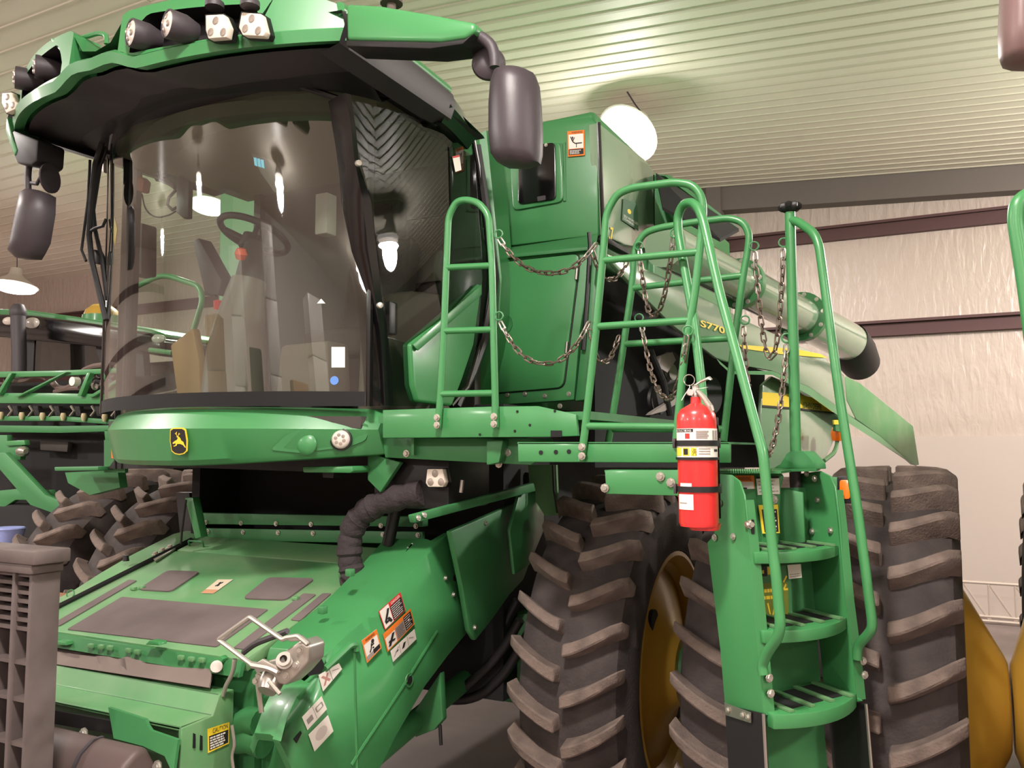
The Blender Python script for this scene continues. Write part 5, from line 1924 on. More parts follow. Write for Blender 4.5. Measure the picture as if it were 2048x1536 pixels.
MB().tube(fillet(US([(505, 1330), (540, 1336), (558, 1345)], y=yc), 0.02), 0.012, 8).build('cam_plate', ALU, cb_)
MB().prism(US([(505, 1330), (525, 1318), (550, 1332), (560, 1345), (548, 1350), (530, 1342), (512, 1346)], y=yc - 0.008), (0, 0.012, 0)).build('cam_plate', ALU, cb_, bevel=0.003)
MB().prism(US([(574, 1276), (598, 1272), (616, 1288), (612, 1292), (598, 1282), (578, 1284)], y=yc - 0.006), (0, 0.02, 0)).build('cam_plate', ALU, cb_, bevel=0.003)
MB().lathe([(0, 0.03), (0.03, 0.028), (0.042, 0.0), (0.042, -0.03)], U(540, 1368, y=yc + 0.03), (0.1, -0.6, -0.6), 20).build('coupler_boot', STEEL, cb_)
MB().tube(US([(538, 1362), (548, 1374), (560, 1388)], y=yc - 0.01), 0.007, 8).build('locking_lever', ALU, cb_)
for p in ((600, 1300), (572, 1352), (592, 1330), (518, 1352), (512, 1362)):
    bolt(U(*p, y=yc + 0.018), (0.3, -1, 0.1), cb_, 1.0)
MB().tube(US([(516, 1368), (520, 1400), (523, 1425)], y=yc + 0.05), 0.009, 8).build('coupler_hose', STEEL, cb_)
MB().tube(fillet(US([(487, 1305), (510, 1287), (545, 1274), (575, 1262)], y=yc + 0.16), 0.03), 0.011, 8).build('hydraulic_hose', DARKG, CB)
MB().tube(fillet(US([(470, 1318), (466, 1345), (450, 1375), (446, 1392)], y=yc + 0.15), 0.03), 0.008, 8).build('hydraulic_hose', STEEL, CB)
for k, hz in enumerate(([(480, 1450), (500, 1440), (520, 1445)], [(478, 1480), (500, 1478), (530, 1490)])):
    MB().tube(US(hz, y=2.45), 0.05, 12).build('drive_shaft', GREENM, CB)
b = MB()
b.bb((-2.36, 2.5, 0.62), (-2.12, 2.85, 1.05))
b.build('feeder_drive_case', GREENM, CB, bevel=0.02)
MB().tube(fillet(US([(464, 1450), (470, 1490), (463, 1510), (470, 1560)], y=2.3), 0.02), 0.006, 8).build('grease_line', STEEL, CB)
b = MB()
b.prism(US([(420, 1322), (440, 1312), (446, 1318), (432, 1345), (420, 1340)], y=2.38), (0, 0.03, 0))
b.build('latch_bracket', GREEN, CB, bevel=0.004)
MB().lathe([(0, -0.02), (0.022, -0.018), (0.022, 0.018), (0, 0.02)], U(433, 1334, y=2.36), (0.6, -0.6, 0.3), 14).build('latch_roller', STEEL, CB)

# ---- rear side panels and unloading auger
PS = ((-1.55, 4.0, 0), (1, -0.23, 0))
S = lambda pts, off=0.0: [U(*p, pl=((PS[0][0] + off, 4.0, 0), PS[1])) for p in pts]
pn = (-0.03, 0.007, 0)
b = MB()
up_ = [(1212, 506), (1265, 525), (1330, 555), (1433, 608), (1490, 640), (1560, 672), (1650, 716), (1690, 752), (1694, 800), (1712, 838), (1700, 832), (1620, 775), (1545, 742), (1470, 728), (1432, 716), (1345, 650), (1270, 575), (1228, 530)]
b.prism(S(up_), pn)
sp_ = b.build('side_panel', GLAREG, CB, bevel=0.01, label='glossy green side panel, paled by glare in its colour, sweeping to the rear')
b = MB()
b.prism(S([(1690, 752), (1720, 766), (1826, 852), (1838, 930), (1826, 930), (1760, 872), (1712, 838), (1694, 800)]), (-0.03, 0.2, 0))
b.build('panel_end', GREEND, sp_, bevel=0.008)
rows = []
low_ = [(1432, 716), (1462, 742), (1545, 742), (1620, 775), (1700, 832), (1760, 872), (1826, 930)]
low2 = [(1440, 728), (1462, 748), (1545, 750), (1618, 790), (1700, 848), (1760, 886), (1838, 934)]
b = MB().grid([S(low_, 0.004), S(low2, 0.03), S(low2, -0.05)])
b.build('panel_lower_edge', GREEN, sp_)
MB().prism(S([(1478, 690), (1500, 691), (1590, 698), (1640, 708), (1655, 716), (1560, 708), (1484, 697)], 0.004), (0.003, 0, 0)).build('yellow_stripe', DECY, sp_)
a0 = S([(1400, 662)], 0.006)[0]
a1 = S([(1449, 662)], 0.006)[0]
text_mesh('S770', (S([(1400, 640)], 0.006)[0] - a0).length * 0.62, S([(1401, 653)], 0.006)[0], S([(1449, 668)], 0.006)[0] - S([(1401, 653)], 0.006)[0], Vector((0, 0, 1)), DECY, sp_, name='model_number', bold=0.02, fit=(a1 - a0).length * 0.98)
b = MB()
b.prism(S([(1526, 770), (1545, 752), (1600, 775), (1676, 815), (1682, 850), (1660, 900), (1642, 940), (1530, 940), (1522, 850)], -0.06), pn)
lo_ = b.build('rear_lower_panel', GLAREG, CB, bevel=0.01)
MB().prism(S([(1524, 784), (1600, 790), (1678, 806), (1678, 826), (1600, 816), (1524, 810)], -0.055), (0.003, 0, 0)).build('yellow_stripe', DECY, lo_)
MB().prism(S([(1524, 810), (1600, 816), (1678, 826), (1678, 829), (1600, 820), (1524, 814)], -0.0545), (0.003, 0, 0)).build('black_stripe', BLACKP, lo_)
a0, a1, a2 = S([(1605, 819), (1643, 824), (1605, 800)], -0.048)
text_mesh('JOHN DEERE', (a2 - a0).length * 0.85, a0, a1 - a0, a2 - a0, mat('stripe_letter_green', (60, 90, 40), 0.5), lo_, name='stripe_lettering', bold=0.02, fit=(a1 - a0).length)
# engine bay pieces glimpsed behind the rails
b = MB()
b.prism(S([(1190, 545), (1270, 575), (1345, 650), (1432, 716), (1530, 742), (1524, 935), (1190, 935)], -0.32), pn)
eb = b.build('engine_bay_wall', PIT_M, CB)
for (p, r_, m_) in (((1338, 745), 0.13, DARKG), ((1338, 745), 0.05, STEEL), ((1310, 800), 0.09, BLACK), ((1420, 790), 0.12, BLACK)):
    c = S([p], -0.28 + (0.03 if m_ is STEEL else 0))[0]
    MB().lathe([(0, 0.03), (r_, 0.03), (r_ * 0.9, 0.015), (r_, 0), (0, 0)], c, (1, -0.23, 0), 24).build('drive_pulley', m_, eb)
MB().prism(S([(1322, 712), (1345, 705), (1352, 720), (1335, 745), (1318, 735)], -0.2), pn).build('belt_guard', GREYP, eb)
MB().prism(S([(1305, 825), (1360, 790), (1356, 806), (1330, 822), (1300, 830)], -0.2), pn).build('belt_guard', GREYP, eb)
MB().tube(S([(1300, 700), (1325, 760), (1340, 830)], -0.2), 0.02, 8).build('drive_belt', BLACK, eb)
# auger
AP = lambda p: U(*p, pl=((-1.25, 5.2, 0), (1, -0.17, 0)))
ax = [AP(p) for p in ((1330, 490), (1480, 568), (1604, 634), (1696, 684))]
b = MB().tube([ax[0], ax[1]], [0.125, 0.125], 28)
au = b.build('unloading_auger', GLAREG, CB, label='folded back unloading auger tube')
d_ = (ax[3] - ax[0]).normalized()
MB().tube([ax[1], ax[2]], [0.135, 0.14], 28).build('auger_tube', GLAREG, au)
MB().tube([ax[2], ax[3]], [0.155, 0.17], 28).build('auger_tube', GLAREG, au)
for p, r_ in ((ax[1], 0.165), (ax[2], 0.19)):
    fl_ = MB().lathe([(0.1, -0.03), (r_, -0.03), (r_, 0.03), (0.1, 0.03)], p, d_, 32).build('auger_flange', GREEN, au)
    e1 = d_.orthogonal().normalized()
    e2 = d_.cross(e1)
    for k in range(10):
        bolt(p + (e1 * cos(k * pi / 5) + e2 * sin(k * pi / 5)) * (r_ - 0.02) - d_ * 0.03, -d_, fl_, 1.3)
MB().lathe([(0.175, -0.03), (0.18, 0.0), (0.19, 0.2), (0.17, 0.42), (0.0, 0.44)], ax[3], (d_ + Vector((0, 0, -0.35))).normalized(), 28).build('auger_boot', BLACK, au, label='black rubber spout')
MB().tube([AP((1500, 548)), AP((1620, 610)), AP((1700, 662))], 0.01, 6).build('auger_line', GREENM, au)
# amber lamp on a bent tube at the rear
lp_ = S([(1648, 922), (1668, 906), (1674, 890), (1674, 876)], 0.1)
MB().tube(fillet(lp_, 0.05), 0.016, 8).build('lamp_stalk', GREEND, CB)
MB().lathe([(0, -0.06), (0.04, -0.05), (0.05, 0.0), (0.035, 0.05), (0, 0.06)], S([(1674, 868)], 0.1)[0], (0, 0, 1), 16).build('amber_lamp', AMBER, CB, label='round amber lamp on a bent tube')
MB().prism(S([(1664, 840), (1678, 840), (1678, 864), (1666, 862)], 0.14), (0.02, 0, 0)).build('lamp_guard', GREENM, CB)
MB().prism(S([(1665, 840), (1678, 840), (1678, 849), (1666, 849)], 0.155), (0.01, 0, 0)).build('lamp_guard_tape', DECY, CB)
# stickers and lettering on the tank side and front
decal('warning_decal', US([(1135, 263), (1169, 260), (1170, 311), (1136, 314)], y=ty1 - 0.006), [
    (ORANGE, R(0, 0, 1, 1)), (WHITE, R(0.07, 0.14, 0.93, 0.7)), (BLACKP, R(0.07, 0.72, 0.93, 0.94))] + lines(WHITE, 0.12, 0.75, 0.8, 0.92, 3, 21) +
    stick(BLACKP, [((0.45, 0.5), (0.85, 0.5)), ((0.52, 0.5), (0.52, 0.66)), ((0.3, 0.42), (0.45, 0.5)), ((0.3, 0.42), (0.18, 0.22)), ((0.32, 0.4), (0.42, 0.26)), ((0.3, 0.42), (0.28, 0.3))], 0.022, (0.3, 0.27, 0.05)), CB, ORANGE, 'orange framed falling hazard sticker', [('WARNING', 0.25, 0.03, 0.9, 0.11, BLACKP)])
TS = lambda pts: [U(*p, x=sidex + 0.006) for p in pts]
tsd = decal('model_decal', TS([(1246, 397), (1274, 408), (1276, 462), (1243, 440)]), [(mat('decal_dark_green', (46, 92, 60), 0.5), R(0, 0, 1, 1)), (DECY, [(0.42 + 0.12 * cos(k * pi / 8), 0.45 + 0.1 * sin(k * pi / 8)) for k in range(16)])], CB, mat('decal_dark_green', (46, 92, 60), 0.5), 'dark green combine decal on the tank side',
            [('SELF-PROPELLED', 0.08, 0.70, 0.97, 0.80, WHITE), ('COMBINES', 0.08, 0.83, 0.72, 0.93, WHITE)])
a0, a1, a2 = TS([(1218, 478), (1231, 482), (1219, 454)])
text_mesh('.7', (a2 - a0).length, a0, a1 - a0, Vector((0, 0, 1)), DECY, CB, name='yellow_figure', bold=0.02)
decal('door_decal', [on_dg(904, 313, 0.004), on_dg(918, 310, 0.004), on_dg(922, 340, 0.004), on_dg(910, 344, 0.004)], [(REDP, R(0, 0, 1, 0.12))], dg, WHITE, 'small white sticker on the door glass')
MB().prism(US([(988, 322), (1000, 320), (1000, 330), (990, 332)], y=ty1 - 0.006), (0, -0.002, 0)).build('tank_decal', WHITE, CB)

# ------------------------------------------------------------------ fire extinguisher on the ladder's side
ec_ = LO - ec * 0.075 - es * 0.112
top = U(1392, 815, pl=(ec_, Vector(_h)))
bot = U(1398, 1052, pl=(ec_, Vector(_h)))
axv = (top - bot).normalized()
r0 = 0.0605
EX = thing('fire_extinguisher', bot, 'red fire extinguisher strapped upright to the left side of the ladder', 'extinguisher')
Lx = (top - bot).length
MB().lathe([(0, 0.012), (0.03, 0.004), (r0 * 0.93, 0), (r0, 0.012), (r0, Lx - 0.045), (r0 * 0.96, Lx - 0.022), (r0 * 0.8, Lx - 0.006), (r0 * 0.45, Lx + 0.006), (0.017, Lx + 0.012), (0.016, Lx + 0.032), (0, Lx + 0.032)], bot, axv, 40).build('cylinder', RED, EX)
hv = bot + axv * (Lx + 0.032)
vf = (-_h * 1.0)
front = Vector((vf[0], vf[1], 0)).normalized()
side = Vector((_r[0], _r[1], 0)).normalized()
vlv = MB().lathe([(0, 0), (0.014, 0), (0.015, 0.012), (0.011, 0.02), (0.012, 0.036), (0, 0.036)], hv, axv, 16).build('valve', STEEL, EX)
MB().lathe([(0, 0), (0.010, 0), (0.010, 0.010), (0, 0.010)], hv + axv * 0.014 - side * 0.020 + front * 0.008, front, 16).build('pressure_gauge', mat('gauge_pink', (214, 176, 170), 0.4), vlv, label='small pressure gauge')
# upper lever, lower lever, hose nozzle, pull pin ring and tag
lv = [hv + axv * 0.036 + side * -0.004, hv + axv * 0.05 + side * 0.02, hv + axv * 0.058 + side * 0.038 + front * 0.02, hv + axv * 0.052 + side * 0.044 + front * 0.03]
MB().tube(lv, [0.007, 0.009, 0.0095, 0.004], 8, flat=0.5).build('upper_lever', ALU, EX)
lv = [hv + axv * 0.02 + side * 0.002 + front * 0.012, hv + axv * 0.0 + side * 0.016 + front * 0.03, hv - axv * 0.034 + side * 0.03 + front * 0.066, hv - axv * 0.046 + side * 0.034 + front * 0.066]
MB().tube(lv, [0.007, 0.009, 0.009, 0.007], 8).build('carry_handle', ALU, EX)
c = hv + axv * 0.052 - side * 0.022 + front * 0.012
MB().tube([c + (side * cos(2 * pi * k / 20) + axv * sin(2 * pi * k / 20)) * 0.017 for k in range(20)], 0.0016, 6, closed=True).build('pin_ring', STEEL, EX)
MB().tube([c - axv * 0.015, hv + axv * 0.03 - side * 0.02 + front * 0.014, hv + axv * 0.004 - side * 0.036, hv - axv * 0.01 - side * 0.044], 0.0014, 6).build('seal_wire', WHITE, EX)
MB().prism([hv + axv * 0.024 - side * 0.008 + front * 0.02, hv + axv * 0.03 + side * 0.036 + front * 0.02, hv + axv * 0.026 + side * 0.02 + front * 0.02], front * 0.002).build('seal_tab', WHITE, EX)


def wrap(name, z0, z1, a0, a1, rr, m, parent, label=None, th=0.0012):
    """patch of a label wrapped round the cylinder; angles from the viewer's direction, positive to the right"""
    rows = []
    n = 14
    for k in range(n + 1):
        a_ = radians(a0 + (a1 - a0) * k / n)
        d_ = front * cos(a_) + side * sin(a_)
        rows.append([bot + axv * z0 + d_ * rr, bot + axv * z0 + d_ * (rr + th), bot + axv * z1 + d_ * (rr + th), bot + axv * z1 + d_ * rr])
    b = MB().grid(rows, cv=True)
    b.add(rows[0], [(0, 1, 2, 3)]).add(rows[-1], [(3, 2, 1, 0)])
    return b.build(name, m, parent, label)


zz_ = lambda py: (1052 - py) / (1052 - 815) * Lx
w1 = wrap('instruction_label', zz_(884), zz_(858), -90, 78, r0 + 0.0003, WHITE, EX, 'white instruction label')
w2 = wrap('class_label', zz_(915), zz_(892), -90, 80, r0 + 0.0003, WHITE, EX, 'white label with yellow class symbols')
wrap('print_bar', zz_(865), zz_(859), -85, -22, r0 + 0.001, BLACKP, w1)
for k in range(4):
    wrap('print_line', zz_(868 + 4 * k - 2), zz_(865 + 4 * k - 2.4), -14, 22 - 4 * (k % 2), r0 + 0.0012, GREYP, w1)
wrap('print_block', zz_(880), zz_(862), 36, 44, r0 + 0.001, GREYP, w1)
wrap('print_block', zz_(880), zz_(862), 48, 60, r0 + 0.001, GREYP, w1)
wrap('red_symbol', zz_(878), zz_(868), -46, -32, r0 + 0.001, REDP, w1)
for (a_, c_) in ((-88, -62), (-56, -34), (-30, -14)):
    yb_ = wrap('class_symbol', zz_(912), zz_(896), a_, c_, r0 + 0.001, DECY, w2)
wrap('class_picture', zz_(910), zz_(898), -52, -38, r0 + 0.0016, BLACKP, w2)
for k in range(3):
    wrap('print_line', zz_(899 + 5 * k), zz_(897 + 5 * k), -8, 26, r0 + 0.0012, GREYP, w2)
wrap('print_bar', zz_(904), zz_(899), 42, 62, r0 + 0.001, BLACKP, w2)
w3 = wrap('inspection_tag', zz_(1018), zz_(988), -80, -26, r0 + 0.0003, WHITE, EX, 'white inspection tag')
wrap('inspection_tag', zz_(976), zz_(966), -70, -30, r0 + 0.0003, WHITE, EX)
wrap('print_line', zz_(1006), zz_(1004), -74, -45, r0 + 0.001, GREYP, w3)


def on_cyl(txt, z, a0, a1, h, m, parent):
    for k, ch in enumerate(txt):
        a_ = radians(a0 + (a1 - a0) * (k + 0.0) / len(txt))
        d_ = front * cos(a_) + side * sin(a_)
        t_ = side * cos(a_) - front * sin(a_)
        text_mesh(ch, h, bot + axv * z + d_ * (r0 + 0.0022), t_, axv, m, parent, fit=r0 * radians(a1 - a0) / len(txt) * 0.8, th=0.0)


on_cyl('INSTRUCTIONS', zz_(864.4), -88, -26, 0.0062, WHITE, w1)
c0 = radians(-22)
d_ = front * cos(c0) + side * sin(c0)
t_ = side * cos(c0) - front * sin(c0)
text_mesh('ABC', 0.012, bot + axv * zz_(898) + d_ * (r0 + 0.0026) + t_ * -0.003, -axv, t_, BLACKP, w2, fit=0.02, th=0.0)
for py in (887, 917.5, 978):
    hh = 0.0085 if py != 917.5 else 0.004
    st_ = wrap('strap', zz_(py) - hh, zz_(py) + hh, -100, 100, r0 + 0.0018, BLACK, EX, th=0.003)
    if py != 917.5:
        for sd in (-1, 1):
            d_ = side * sd
            MB().box(bot + axv * zz_(py) + d_ * (r0 + 0.008) - front * 0.004, (0.008, 0.02, 0.03)).build('strap_buckle', DARKG, st_, bevel=0.002)
# backing bracket with its lower shelf
b = MB()
b.prism([bot + axv * z_ + side * 0.05 - front * 0.045 for z_ in (0.02, Lx * 0.92)] + [bot + axv * z_ + side * 0.074 - front * 0.02 for z_ in (Lx * 0.92, 0.02)], -front * 0.01)
bk = b.build('bracket', BLACK, EX, bevel=0.003)
MB().lathe([(0, -0.006), (0.045, -0.006), (0.05, 0.012), (0.046, 0.012), (0.042, 0), (0, 0)], bot - axv * 0.006 + side * 0.02 - front * 0.01, axv, 24).build('bracket_shelf', RED, bk, label='red bracket shelf under the cylinder')
MB().prism([bot + axv * 0.2 + side * 0.03 - front * 0.05, bot + axv * 0.2 + side * 0.03 - front * 0.09, bot + axv * 0.26 + side * 0.03 - front * 0.09, bot + axv * 0.26 + side * 0.03 - front * 0.05], side * 0.02).build('bracket_arm', BLACK, bk)

# ------------------------------------------------------------------ neighbouring combine on the right
NB = thing('combine_harvester', (1.9, 4.0, 0), 'second combine at the right edge, only dual wheels, mirror and a rail in view', 'combine')
wheel(-0.225, 4.0, NB, 'cone+', 0.05, None, 1.03)
wheel(0.51, 4.0, NB, 'cone-', 0.0, None, 1.03)
wheel(3.3, 4.0, NB, 'dish-', 0.0, None, 1.03)
wheel(3.98, 4.0, NB, 'dish-', 0.07, None, 1.03)
b = MB().lathe([(0, 0), (0.11, 0), (0.11, 3.5), (0, 3.5)], (0.55, 4.0, TR), (1, 0, 0), 18)
b.build('front_axle', GREENM, NB)
b = MB()
b.bb((0.95, 3.8, 0.8), (2.9, 9.0, 3.0))
b.build('body_shell', GREENM, NB, bevel=0.05)
b = MB()
b.bb((1.05, 2.7, 2.1), (2.8, 3.8, 3.45))
b.build('cab', GLOSSB, NB, bevel=0.08)
b = MB()
b.bb((0.9, 2.1, 3.45), (2.95, 3.9, 3.7))
b.build('cab_roof', GREEN, NB, bevel=0.06)
rows = []
yn = 2.3
for (x0, x1, yy, dp_) in ((2015, 2070, -150, 0.02), (2006, 2080, -135, 0.05), (2002, 2088, -100, 0.07), (1999, 2092, 0, 0.075), (1996, 2092, 60, 0.075), (1998, 2088, 105, 0.07), (2004, 2086, 118, 0.05), (2022, 2070, 123, 0.02)):
    a_, c_ = U(x0, yy, y=yn), U(x1, yy, y=yn)
    row = [a_.lerp(c_, k / 8) + Vector((0, -dp_ * sin(pi * k / 8) ** 0.7 + 0.03, 0)) for k in range(9)]
    row += [c_ + Vector((-0.004, 0.06, 0)), a_ + Vector((0.004, 0.06, 0))]
    rows.append(row)
b = MB().grid(rows, cv=True)
b.add(rows[0], [list(range(11))]).add(rows[-1], [list(range(11))[::-1]])
mh2 = b.build('mirror_housing', mat('lit_housing', (112, 88, 86), 0.42), NB, sharp=60, label='mirror housing at the top right corner')  # same plastic as the near mirror, with lamp light put into its colour
MB().tube([U(2045, -140, y=yn), U(2048, -200, y=yn), Vector((0.9, 2.35, 3.55))], 0.018, 10).build('mirror_tube', DARKG, mh2)
b = MB().tube(fillet([U(2090, 860, y=2.6), U(2050, 560, y=2.6), U(2031, 440, y=2.6), U(2035, 404, y=2.6), U(2060, 388, y=2.62), Vector((0.5, 2.7, 2.75)), Vector((0.6, 2.75, 1.95))], 0.06, 6), 0.021, 12)
b.build('handrail', GREEN, NB)
b = MB()
b.bb((0.27, 2.55, 1.85), (1.1, 3.0, 1.92))
b.build('landing', GREENM, NB)

# ------------------------------------------------------------------ tractor and folded boom on the left
T = lambda pts, yy=6.0: [U(*p, y=yy) for p in pts]
TRC = thing('tractor', (-9.2, 6.5, 0), 'dark glazed green tractor cab with exhaust stack behind the left boom', 'tractor')
b = MB()
b.prism(T([(-60, 618), (40, 618), (170, 636), (300, 658), (330, 668), (330, 676), (240, 664), (130, 646), (-60, 634)]), (0, 1.8, 0))
b.build('roof', GREEN, TRC, bevel=0.05, seg=3)
b = MB()
b.prism(T([(-60, 626), (60, 630), (180, 646), (300, 666), (325, 680), (318, 712), (250, 700), (150, 688), (-60, 668)], 5.90), (0, 1.7, 0))
b.build('roof_visor', GLOSSB, TRC, bevel=0.03, seg=3)
for (p, rr) in (((16, 637), 0.055), ((64, 639), 0.075), ((316, 672), 0.055)):
    o_ = MB().lathe([(0, 0.02), (rr, 0.015), (rr * 1.3, 0.0), (rr * 1.3, -0.03), (0, -0.03)], U(*p, y=5.87), (0.3, -1, 0), 20).build('roof_light', LENSW, TRC)
    for v in o_.data.vertices:
        v.co.z *= 0.62
b = MB()
b.prism(T([(70, 660), (190, 674), (240, 690), (240, 760), (66, 745)], 6.05), (0, 0.02, 0))
b.build('windshield', glass('tractor_glass', (0.2, 0.21, 0.2), 0.1, 0.02), TRC)
for q_ in ([(46, 655), (70, 660), (66, 745), (44, 745)], [(186, 672), (196, 674), (216, 745), (205, 745)], [(-60, 650), (-30, 650), (-30, 745), (-60, 745)], [(262, 690), (285, 694), (300, 900), (280, 900)]):
    MB().prism(T(q_, 6.04), (0, 0.08, 0)).build('cab_pillar', BLACK, TRC)
b = MB()
b.bb((-10.4, 7.6, 1.2), (-7.5, 7.7, 3.1))
b.build('cab_rear_wall', TAND, TRC)
b = MB()
b.bb((-10.4, 6.05, 0.9), (-7.3, 7.6, 2.3))
b.build('body', BLACK, TRC, bevel=0.04)
b = MB().tube(T([(38, 760), (38, 700), (36, 628)], 5.7), 0.075, 20)
ex_ = b.build('exhaust_stack', DARKG, TRC)
c = U(36, 628, y=5.7)
MB().lathe([(0.0, 0.12), (0.055, 0.105), (0.082, 0.05), (0.086, 0), (0.075, -0.03)], c, (0, 0, 1), 20).build('stack_cap', DARKG, ex_)
bc_ = U(204, 632, y=6.3)
be = MB().lathe([(0, 0.14), (0.1, 0.12), (0.17, 0.06), (0.19, 0), (0, 0)], bc_, (0, 0, 1), 22).build('receiver_dome', YELLOW, TRC, label='yellow satellite receiver dome')
MB().lathe([(0.2, 0), (0.21, -0.1), (0, -0.1)], bc_, (0, 0, 1), 22).build('receiver_base', GREEN, be)
MB().bb((-8.0, 6.2, 2.2), (-7.6, 6.6, 2.9)).build('seat', GREYP, TRC, bevel=0.06)
for s_ in (-1, 1):
    W = Matrix.Translation((-9.0 + s_ * 1.1, 7.2, 1.0)) @ Matrix.Scale(1.08, 4)
    wl = place(CARC, 'wheel', W, TRC)
    place(RIMS['dish-'], 'rim', W, wl)
    for k in range(NL):
        for me, off in ((LUGL, 0.0), (LUGR, 0.5)):
            if s_ > 0:
                place(me, 'lug', W @ Matrix.Rotation(2 * pi * (k + off) / NL, 4, 'X'), wl)
# boom frame in front of the tractor
YP = 4.9
PB = thing('planter', (-7.0, 4.9, 0), 'folded green planter frame with hoses and a row of small nozzles at the left edge', 'planter')
Q = lambda pts, yy=YP: [U(*p, y=yy) for p in pts]


def bar(pts, th, name, m=GREENM, parent=PB, dep=0.06):
    """flat bar along a picture path"""
    return MB().tube(Q(pts), th, 4, flat=1.0).build(name, m, parent)


def plate(q_, name, m=GREEN, parent=PB, dep=0.05, yy=YP, label=None):
    return MB().prism(Q(q_, yy), (0, dep, 0)).build(name, m, parent, label, bevel=0.006)


plate([(-60, 744), (120, 741), (247, 735), (247, 745), (120, 752), (-60, 756)], 'frame_beam', GREEN)
plate([(-60, 786), (100, 786), (213, 788), (222, 800), (214, 808), (-60, 806)], 'frame_beam', GREEN)
plate([(214, 786), (247, 757), (247, 782), (232, 808), (224, 810), (212, 806)], 'frame_end', GREEN)
for q_ in ([(18, 746), (24, 746), (-2, 790), (-10, 790)], [(128, 744), (134, 744), (36, 794), (28, 794)], [(174, 744), (180, 746), (162, 792), (154, 792)], [(240, 754), (247, 757), (186, 794), (174, 794)]):
    plate(q_, 'lattice_bar', GREEN, yy=YP - 0.04)
plate([(-60, 832), (120, 832), (240, 840), (240, 850), (120, 842), (-60, 842)], 'frame_beam', GREENM)
plate([(-60, 850), (120, 852), (250, 850), (250, 862), (120, 866), (-60, 864)], 'frame_beam', GREENM)
plate([(208, 860), (250, 853), (250, 880), (210, 884)], 'end_plate', GREENM)
MB().bb((-8.6, 5.15, 0.55), (-5.9, 5.5, 2.62)).build('seed_tank', PIT_M, PB)
# hoses
for q_, rr in (([(18, 760), (45, 762), (75, 750), (95, 757)], 0.026), ([(102, 760), (112, 774), (130, 779), (150, 768), (165, 742), (185, 733), (225, 729), (240, 735)], 0.027), ([(110, 784), (135, 777), (160, 776)], 0.024), ([(172, 758), (185, 755), (196, 750)], 0.03), ([(222, 730), (226, 748), (230, 756)], 0.035)):
    MB().tube(fillet(Q(q_, YP + 0.06), 0.08), rr, 8).build('boom_hose', mat('brown_hose', (96, 78, 72), 0.6), PB)
MB().lathe([(0, -0.03), (0.04, -0.03), (0.04, 0.03), (0, 0.03)], U(150, 763, y=YP - 0.02), (0, 1, 0), 14).build('hose_collar', WHITE, PB)
rg_ = random.Random(5)
for k in range(11):
    x_, y_ = 178 + rg_.random() * 50, 748 + rg_.random() * 26
    MB().lathe([(0, -0.03), (0.03, -0.025), (0.035, 0.02), (0, 0.03)], U(x_, y_, y=YP + 0.08), (rg_.random() - .5, -1, rg_.random() - .5), 10).build('hose_fitting', rg_.choice([STEEL, DARKG, FLAPM]), PB)
for k in range(6):
    x_ = 4 + 41.5 * k
    y_ = 822 + 0.8 * k
    MB().lathe([(0, 0.03), (0.02, 0.028), (0.026, 0.0), (0.014, -0.04), (0, -0.04)], U(x_ - 2, y_ + 8, y=YP - 0.02), (0, 0, 1), 10).build('nozzle', mat('nozzle_cream', (180, 168, 130), 0.5), PB)
    MB().tube(Q([(x_ + 14, 812), (x_ + 20, 822), (x_ + 12, 832)], YP), 0.012, 6).build('nozzle_pipe', STEEL, PB)
    MB().prism(Q([(x_ + 20, 812), (x_ + 30, 812), (x_ + 34, 832), (x_ + 24, 832)], YP + 0.04), (0, 0.04, 0)).build('nozzle_bracket', BLACK, PB)
plate([(-60, 870), (14, 870), (14, 930), (-60, 940)], 'tool_bar', GREENM, yy=4.7)
plate([(10, 882), (48, 880), (50, 890), (12, 892)], 'hinge_head', GREEN, yy=4.5)
plate([(12, 892), (44, 890), (40, 920), (14, 918)], 'hinge_block', GREENM, yy=4.52)
MB().lathe([(0, -0.1), (0.04, -0.1), (0.045, 0.0), (0.02, 0.05), (0, 0.05)], U(48, 903, y=4.48), (1, -0.3, 0), 14).build('hinge_pin', STEEL, PB)
plate([(-30, 905), (10, 905), (90, 990), (150, 1012), (154, 1030), (110, 1028), (60, 1010)], 'folding_arm', GREENM, yy=4.4)
plate([(-40, 985), (30, 978), (100, 980), (108, 1000), (30, 1000), (0, 1020), (-40, 1020)], 'lower_arm', GREENM, yy=4.6)
plate([(80, 880), (136, 884), (134, 904), (80, 900)], 'meter_box', TAND, yy=5.05)
MB().bb((-7.6, 4.6, 0.3), (-5.75, 5.2, 1.5)).build('lower_frame', PIT_M, PB, bevel=0.02)
MB().bb((-7.6, 4.7, 0.0), (-7.4, 5.1, 0.3)).build('stand_foot', BLACK, PB)
MB().bb((-6.0, 4.7, 0.0), (-5.8, 5.1, 0.3)).build('stand_foot', BLACK, PB)
# green handrail beyond the far side of the cab
HRL = MB().tube(fillet(T([(262, 578), (325, 548), (398, 572), (406, 598), (384, 672), (372, 720), (360, 860)], 4.6), 0.12, 5), 0.022, 10).build('far_side_rail', GREEN, CB)
MB().tube(T([(300, 700), (345, 706)], 4.6), 0.02, 8).build('rung', GREEN, HRL)
for x_ in (335, 350):
    pass

